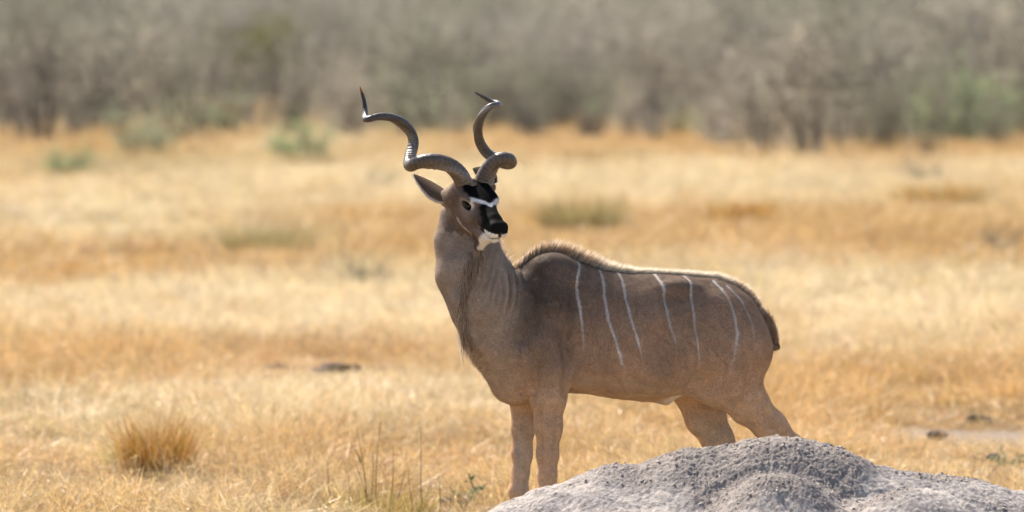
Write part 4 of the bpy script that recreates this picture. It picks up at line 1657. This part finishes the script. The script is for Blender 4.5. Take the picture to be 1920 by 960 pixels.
def build_long_hair(root, BV, BN):
    # crest along neck and back
    line = [B(u, v + 4, 0) for u, v in [(962, 492), (990, 484), (1015, 476), (1042, 472), (1085, 489), (1130, 506), (1180, 512), (1240, 514), (1290, 516), (1340, 522), (1380, 538), (1410, 562), (1432, 588)]]
    n = 8000
    P, _ = resample(line, 900)
    t = RNG.random(n)
    P = P[(t * 899).astype(int)] + KL * (RNG.normal(size=n) * .007)[:, None]
    a, b, c = loc(P)
    # height of the body surface under each root
    ba, bb, bc = loc(BV)
    mm = (np.abs(bb) < .02) & (bc > .9)
    bins = np.linspace(A0, .72, 90)
    ib = np.digitize(ba[mm], bins)
    ztop = np.array([bc[mm][ib == q].max() if np.any(ib == q) else np.nan for q in range(1, 90)])
    xc = .5 * (bins[1:] + bins[:-1])
    ok = ~np.isnan(ztop)
    P[:, 2] = np.interp(a, xc[ok], ztop[ok]) - .004 - np.abs(b) * .35
    Lh = np.interp(t, [0, .05, .12, .22, .30, .36, .45, .55, .7, .8, .9, 1], [.012, .035, .060, .068, .064, .056, .042, .034, .034, .038, .036, .026]) + .010
    lean = np.interp(t, [0, .12, .3, .5, 1], [.12, -.35, -.75, -1.0, -.9])
    D = KF[None] * lean[:, None] + np.array((0, 0, 1.0)) + KL * (RNG.normal(size=n) * .14)[:, None] + RNG.normal(size=(n, 3)) * .10
    D /= np.linalg.norm(D, axis=1, keepdims=True)
    L = Lh * (0.6 + .5 * RNG.random(n))
    cream = np.array((.84, .76, .64))
    brown = np.array((.52, .35, .21))
    w = np.interp(t, [0, .1, .28, .36, .45, .75, .88, 1], [.4, .4, .5, .9, .97, .92, .65, .3])
    k = (RNG.random(n) < w)[:, None]
    C = np.where(k, cream, brown) * (.7 + .5 * RNG.random(n))[:, None]
    V, F, CC = strands(P - KO, D, L, np.full(n, .0018), C, segs=3, droop=.10)
    link('back_crest', mesh_np('back_crest', V, F, M_HAIR, CC, smooth=False), root)
    # crest of the neck, seen past its right edge
    line = [at_y(u, v, y) for u, v, y in [(925, 440, -.22), (936, 470, -.21), (946, 490, -.2), (956, 500, -.18)]]
    n = 500
    P, _ = resample(line, 300)
    t = RNG.random(n)
    P = P[(t * 299).astype(int)] + RNG.normal(size=(n, 3)) * .006
    D = np.array((.55, .3, .75)) + RNG.normal(size=(n, 3)) * .2
    D /= np.linalg.norm(D, axis=1, keepdims=True)
    C = np.where(RNG.random(n)[:, None] < .45, cream, brown) * (.7 + .5 * RNG.random(n))[:, None]
    V, F, CC = strands(P - KO, D, .022 + .028 * RNG.random(n), np.full(n, .0016), C, segs=3, droop=.1)
    link('neck_crest', mesh_np('neck_crest', V, F, M_HAIR, CC, smooth=False), root)
    # throat fringe: roots lie on the body surface along the front of the throat
    line = [(893, 482), (880, 510), (871, 545), (868, 585), (872, 620), (884, 650), (900, 680), (912, 697)]
    u, v = project(BV)
    vis = np.nonzero((BN[:, 1] < 0.25) & (u > 800) & (u < 1000) & (v > 460) & (v < 760))[0]
    uu, vv = u[vis], v[vis]
    d, t = poly_dist(uu, vv, line)
    near_ = d < np.interp(t, [0, .3, .6, .8, 1], [14, 7, 8, 12, 14])
    cand = vis[near_]
    tc = t[near_]
    n = 2800
    wt_ = np.interp(tc, [0, .55, .75, 1], [1, 1, .3, .15])
    pk = RNG.choice(len(cand), n, p=wt_ / wt_.sum())
    P = BV[cand[pk]] + RNG.normal(size=(n, 3)) * .003
    nn = BN[cand[pk]]
    t = tc[pk]
    D = nn * .35 + np.array((0.0, 0, -1.0)) + np.array((-.06, 0, 0)) + RNG.normal(size=(n, 3)) * .14
    D /= np.linalg.norm(D, axis=1, keepdims=True)
    L = np.interp(t, [0, .15, .4, .6, .75, .9, 1], [.03, .055, .065, .045, .02, .012, .008]) * (.5 + .7 * RNG.random(n))
    tone = RNG.random(n)[:, None]
    C = np.where(tone < .12, (.12, .08, .055), np.where(tone < .55, (.42, .29, .20), (.66, .53, .40))) * (.8 + .4 * RNG.random(n))[:, None]
    V, F, CC = strands(P - KO, D, L, np.full(n, .0017), C, segs=4, droop=.1)
    link('throat_fringe', mesh_np('throat_fringe', V, F, M_HAIR, CC, smooth=False), root)
    # hanging lock at the foot of the fringe
    n = 190
    P = at_y(866, 625, -.44) + RNG.normal(size=(n, 3)) * np.array((.010, .01, .03))
    D = np.array((.10, 0, -1.0)) + RNG.normal(size=(n, 3)) * .06
    D /= np.linalg.norm(D, axis=1, keepdims=True)
    tone = RNG.random(n)[:, None]
    C = np.where(tone < .2, (.2, .13, .09), np.where(tone < .5, (.45, .33, .23), (.7, .57, .43)))
    V, F, CC = strands(P - KO, D, .05 + .07 * RNG.random(n), np.full(n, .0017), C, segs=4)
    link('throat_fringe', mesh_np('throat_lock', V, F, M_HAIR, CC, smooth=False), root)
    # tail: dock with long hair
    line = [B(1430, 582, 0), B(1442, 596, 0), B(1449, 615, 0), B(1451, 638, 0)]
    n = 2600
    P, _ = resample(line, 200)
    t = RNG.random(n)
    P = P[(t * 199).astype(int)] + RNG.normal(size=(n, 3)) * .009
    D = -KF * .10 + np.array((0, 0, -1.0)) + RNG.normal(size=(n, 3)) * .13
    D /= np.linalg.norm(D, axis=1, keepdims=True)
    L = .022 + .032 * RNG.random(n)
    tone = RNG.random(n)[:, None]
    C = np.where(tone < .25, (.36, .22, .13), np.where(tone < .7, (.55, .37, .23), (.75, .62, .5)))
    V, F, CC = strands(P - KO, D, L, np.full(n, .0018), C, segs=3)
    tail = link('tail', mesh_np('tail', V, F, M_HAIR, CC, smooth=False), root)


build_kudu()

# ------------------------------------------------------------------ tufts, clods and weeds that stand out


def tuft(name, u, v, n, rad, h0, h1, cols, label, lean=.32, seed=1, width=.0036, curl=.35):
    rng = np.random.default_rng(seed)
    cols = [np.array(c) for c in cols]

    def cf(r):
        return cols[r.integers(len(cols))] * (.7 + .6 * r.random())
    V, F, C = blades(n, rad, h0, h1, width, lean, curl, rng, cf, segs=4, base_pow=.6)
    p = on_ground(u, v)
    o = link(name, mesh_np(name, V, F, M_TUFT, C, smooth=False), loc=p)
    tag(o, label, 'grass tuft', 'tufts standing out of the dry grass')
    return o


OR = [(.50, .22, .035), (.56, .29, .06), (.34, .14, .022), (.42, .31, .06), (.22, .085, .016)]
OL = [(.34, .27, .12), (.42, .32, .15), (.26, .24, .10)]
tuft('grass_tuft', 292, 895, 1500, .17, .06, .44, OR + [(.42, .28, .11)], 'dense orange brown grass tuft in the left foreground', seed=3, lean=.3, curl=.3)
tuft('grass_tuft', 240, 885, 260, .12, .08, .24, [(.4, .4, .12), (.34, .36, .1), (.5, .4, .17)], 'yellow green grass sprig on the left of the orange tuft', seed=4)
tuft('grass_tuft', 1090, 440, 900, .40, .2, .5, OL, 'blurred olive grass tuft above the antelope shoulder', seed=5, width=.012)
tuft('grass_tuft', 1392, 428, 800, .32, .15, .36, OR, 'blurred round orange brown tuft above the antelope back', seed=6, width=.012)
tuft('grass_tuft', 1760, 395, 700, .5, .2, .45, OL + OR[:2], 'blurred brownish tuft in the orange grass at right', seed=7, width=.012)
tuft('grass_tuft', 500, 480, 700, .45, .15, .35, OL, 'blurred dull olive tuft in the pale grass left of centre', seed=8, width=.012)
tuft('grass_tuft', 1900, 640, 300, .14, .1, .3, OL + OR[:2], 'straw brown tuft at the right edge behind the rump', seed=12, width=.005)

# tall green stalks near the mound
YG = [(.46, .30, .09), (.40, .32, .10), (.52, .36, .14), (.28, .26, .08), (.36, .22, .06)]
p = on_ground(715, 975)
rng = np.random.default_rng(15)
V, F, C = blades(1300, .24, .05, .22, .0034, .35, .4, rng, lambda r: np.array(YG[r.integers(5)]) * (.7 + .6 * r.random()), segs=4)
e = bpy.data.objects.new('stalk_tuft', None)
COL.objects.link(e)
e.location = p
tag(e, 'yellow green grass tuft with tall thin stalks left of the mound', 'grass tuft', 'tufts standing out of the dry grass')
link('blades', mesh_np('blades', V, F, M_TUFT, C, smooth=False), e)
STALK = [((668, 800), (690, 985)), ((662, 832), (672, 868)), ((672, 868), (706, 985)), ((715, 790), (705, 985)), ((786, 800), (798, 985)), ((648, 890), (660, 985)), ((735, 838), (728, 985)), ((825, 890), (820, 985)), ((770, 872), (772, 985)), ((617, 870), (628, 985)), ((758, 880), (745, 985)), ((694, 850), (702, 985)), ((842, 905), (838, 985))]
for i, ((u0, v0), (u1, v1)) in enumerate(STALK):
    yy = p[1] + 0.12 * math.sin(i * 2.3)
    a = at_y(u1, v1, yy) - p
    b = at_y(u0, v0, yy) - p
    VV, FF, CC = [], [], []
    for k in range(7):
        t = k / 6
        c = a + (b - a) * t + np.array((0.012 * math.sin(t * 3.1 + i), 0, 0))
        r = .0030 * (1 - .7 * t)
        for q in range(4):
            VV.append(c + r * np.array((math.cos(q * 1.571), math.sin(q * 1.571), 0)))
            CC.append(np.array((.13, .14, .05)) * (1 - t) + np.array((.17, .12, .06)) * t)
    for k in range(6):
        for q in range(4):
            q2 = (q + 1) % 4
            FF.append((k * 4 + q, k * 4 + q2, k * 4 + 4 + q2, k * 4 + 4 + q))
    link('stalk', mesh_np('stalk', np.array(VV), np.array(FF), M_TUFT, np.array(CC)), e)


def clod(u, v, rx, ry, rz, label, seed, mat=M_CLOD):
    rng = np.random.default_rng(seed)
    n, m = 26, 14
    VV, FF = [], []
    for i in range(m + 1):
        la = math.pi * i / m
        for k in range(n):
            lo = 6.283 * k / n
            VV.append((math.sin(la) * math.cos(lo), math.sin(la) * math.sin(lo), math.cos(la)))
    VV = np.array(VV)
    r = 1 + .38 * fbm(VV + seed * 3.1, 1.7, 4, seed)
    VV = VV * r[:, None] * np.array((rx, ry, rz))
    for i in range(m):
        for k in range(n):
            k2 = (k + 1) % n
            FF.append((i * n + k, (i + 1) * n + k, (i + 1) * n + k2, i * n + k2))
    p = on_ground(u, v)
    p[2] = rz * .6
    o = link('dung_clod', mesh_np('dung_clod', VV, np.array(FF), mat), loc=p)
    tag(o, label, 'clod', 'dark clods on the worn grass')


clod(516, 697, .075, .08, .035, 'dark clod at the left end of the row on worn grass', 2)
clod(541, 702, .028, .03, .028, 'little dark clod just right of the left clod', 3)
clod(626, 702, .115, .10, .045, 'largest brown clod in the middle of the row', 4)
clod(597, 705, .04, .04, .022, 'small grey clod touching the left of the largest clod', 5)
clod(668, 700, .032, .035, .034, 'small nearly black clod just right of the largest clod', 6)
clod(704, 694, .018, .02, .018, 'tiny brown clod right of the black clod', 7)
clod(773, 696, .018, .02, .022, 'tiny brown clod farthest right of the row', 8)
clod(1835, 797, .11, .05, .035, 'dark soil lump on the far edge of the bare strip at right', 9)
clod(1757, 824, .05, .05, .03, 'dark soil lump on the near edge of the bare strip', 10)
clod(1862, 868, .055, .05, .03, 'dark soil lump beside the green twig at right edge', 11)
clod(1824, 868, .028, .03, .022, 'small dark soil lump left of the green twig', 12)
clod(850, 955, .055, .05, .045, 'brown clod in the grass at the left foot of the mound', 13)


def weed(u, v, pts, label, seed, ground=None):
    """creeping weed: twig through image points with small leaves"""
    rng = np.random.default_rng(seed)
    p0 = on_ground(u, v)
    e = bpy.data.objects.new('green_weed', None)
    COL.objects.link(e)
    e.location = p0
    tag(e, label, 'weed', 'green weeds in the foreground grass')
    V, F, C = [], [], []
    LV, LF, LC = [], [], []
    for br in pts:
        q = [at_y(a, b, p0[1] + rng.normal() * .03) - p0 for a, b in br]
        P, t = resample(q, 14)
        s = len(V)
        for k, c in enumerate(P):
            r = .0022
            for j in range(3):
                V.append(c + r * np.array((math.cos(j * 2.09), .3, math.sin(j * 2.09))))
                C.append((.16, .13, .07))
        for k in range(13):
            for j in range(3):
                j2 = (j + 1) % 3
                F.append((s + k * 3 + j, s + k * 3 + j2, s + k * 3 + 3 + j2, s + k * 3 + 3 + j))
        for k in range(26):
            c = P[rng.integers(3, 14)] + rng.normal(size=3) * .008
            a = rng.normal(size=3)
            a /= np.linalg.norm(a)
            b = np.cross(a, rng.normal(size=3))
            b /= np.linalg.norm(b)
            s2 = len(LV)
            z = .008 + .006 * rng.random()
            LV += [c - a * z, c + b * z * .5, c + a * z, c - b * z * .5]
            LC += [np.array((.12, .20, .10)) * (.7 + .7 * rng.random())] * 4
            LF.append((s2, s2 + 1, s2 + 2, s2 + 3))
    link('twig', mesh_np('twig', np.array(V), np.array(F), M_TUFT, np.array(C)), e)
    link('leaves', mesh_np('leaves', np.array(LV), np.array(LF), M_TUFT, np.array(LC), smooth=False), e)


weed(868, 962, [[(868, 960), (880, 925), (912, 908)], [(868, 960), (856, 930), (850, 922)], [(868, 960), (890, 920), (880, 892)]], 'small blue green weed between the stalk tuft and the mound', 31)
weed(1892, 885, [[(1885, 880), (1880, 850), (1878, 838)], [(1890, 880), (1905, 860), (1920, 852)], [(1888, 880), (1870, 862), (1864, 855)], [(1890, 880), (1900, 868), (1935, 866)]], 'leafy green twig in the grass at the right edge', 32)
weed(252, 880, [[(252, 878), (252, 850), (255, 835)]], 'tiny blue green sprig in front of the orange tuft', 33)
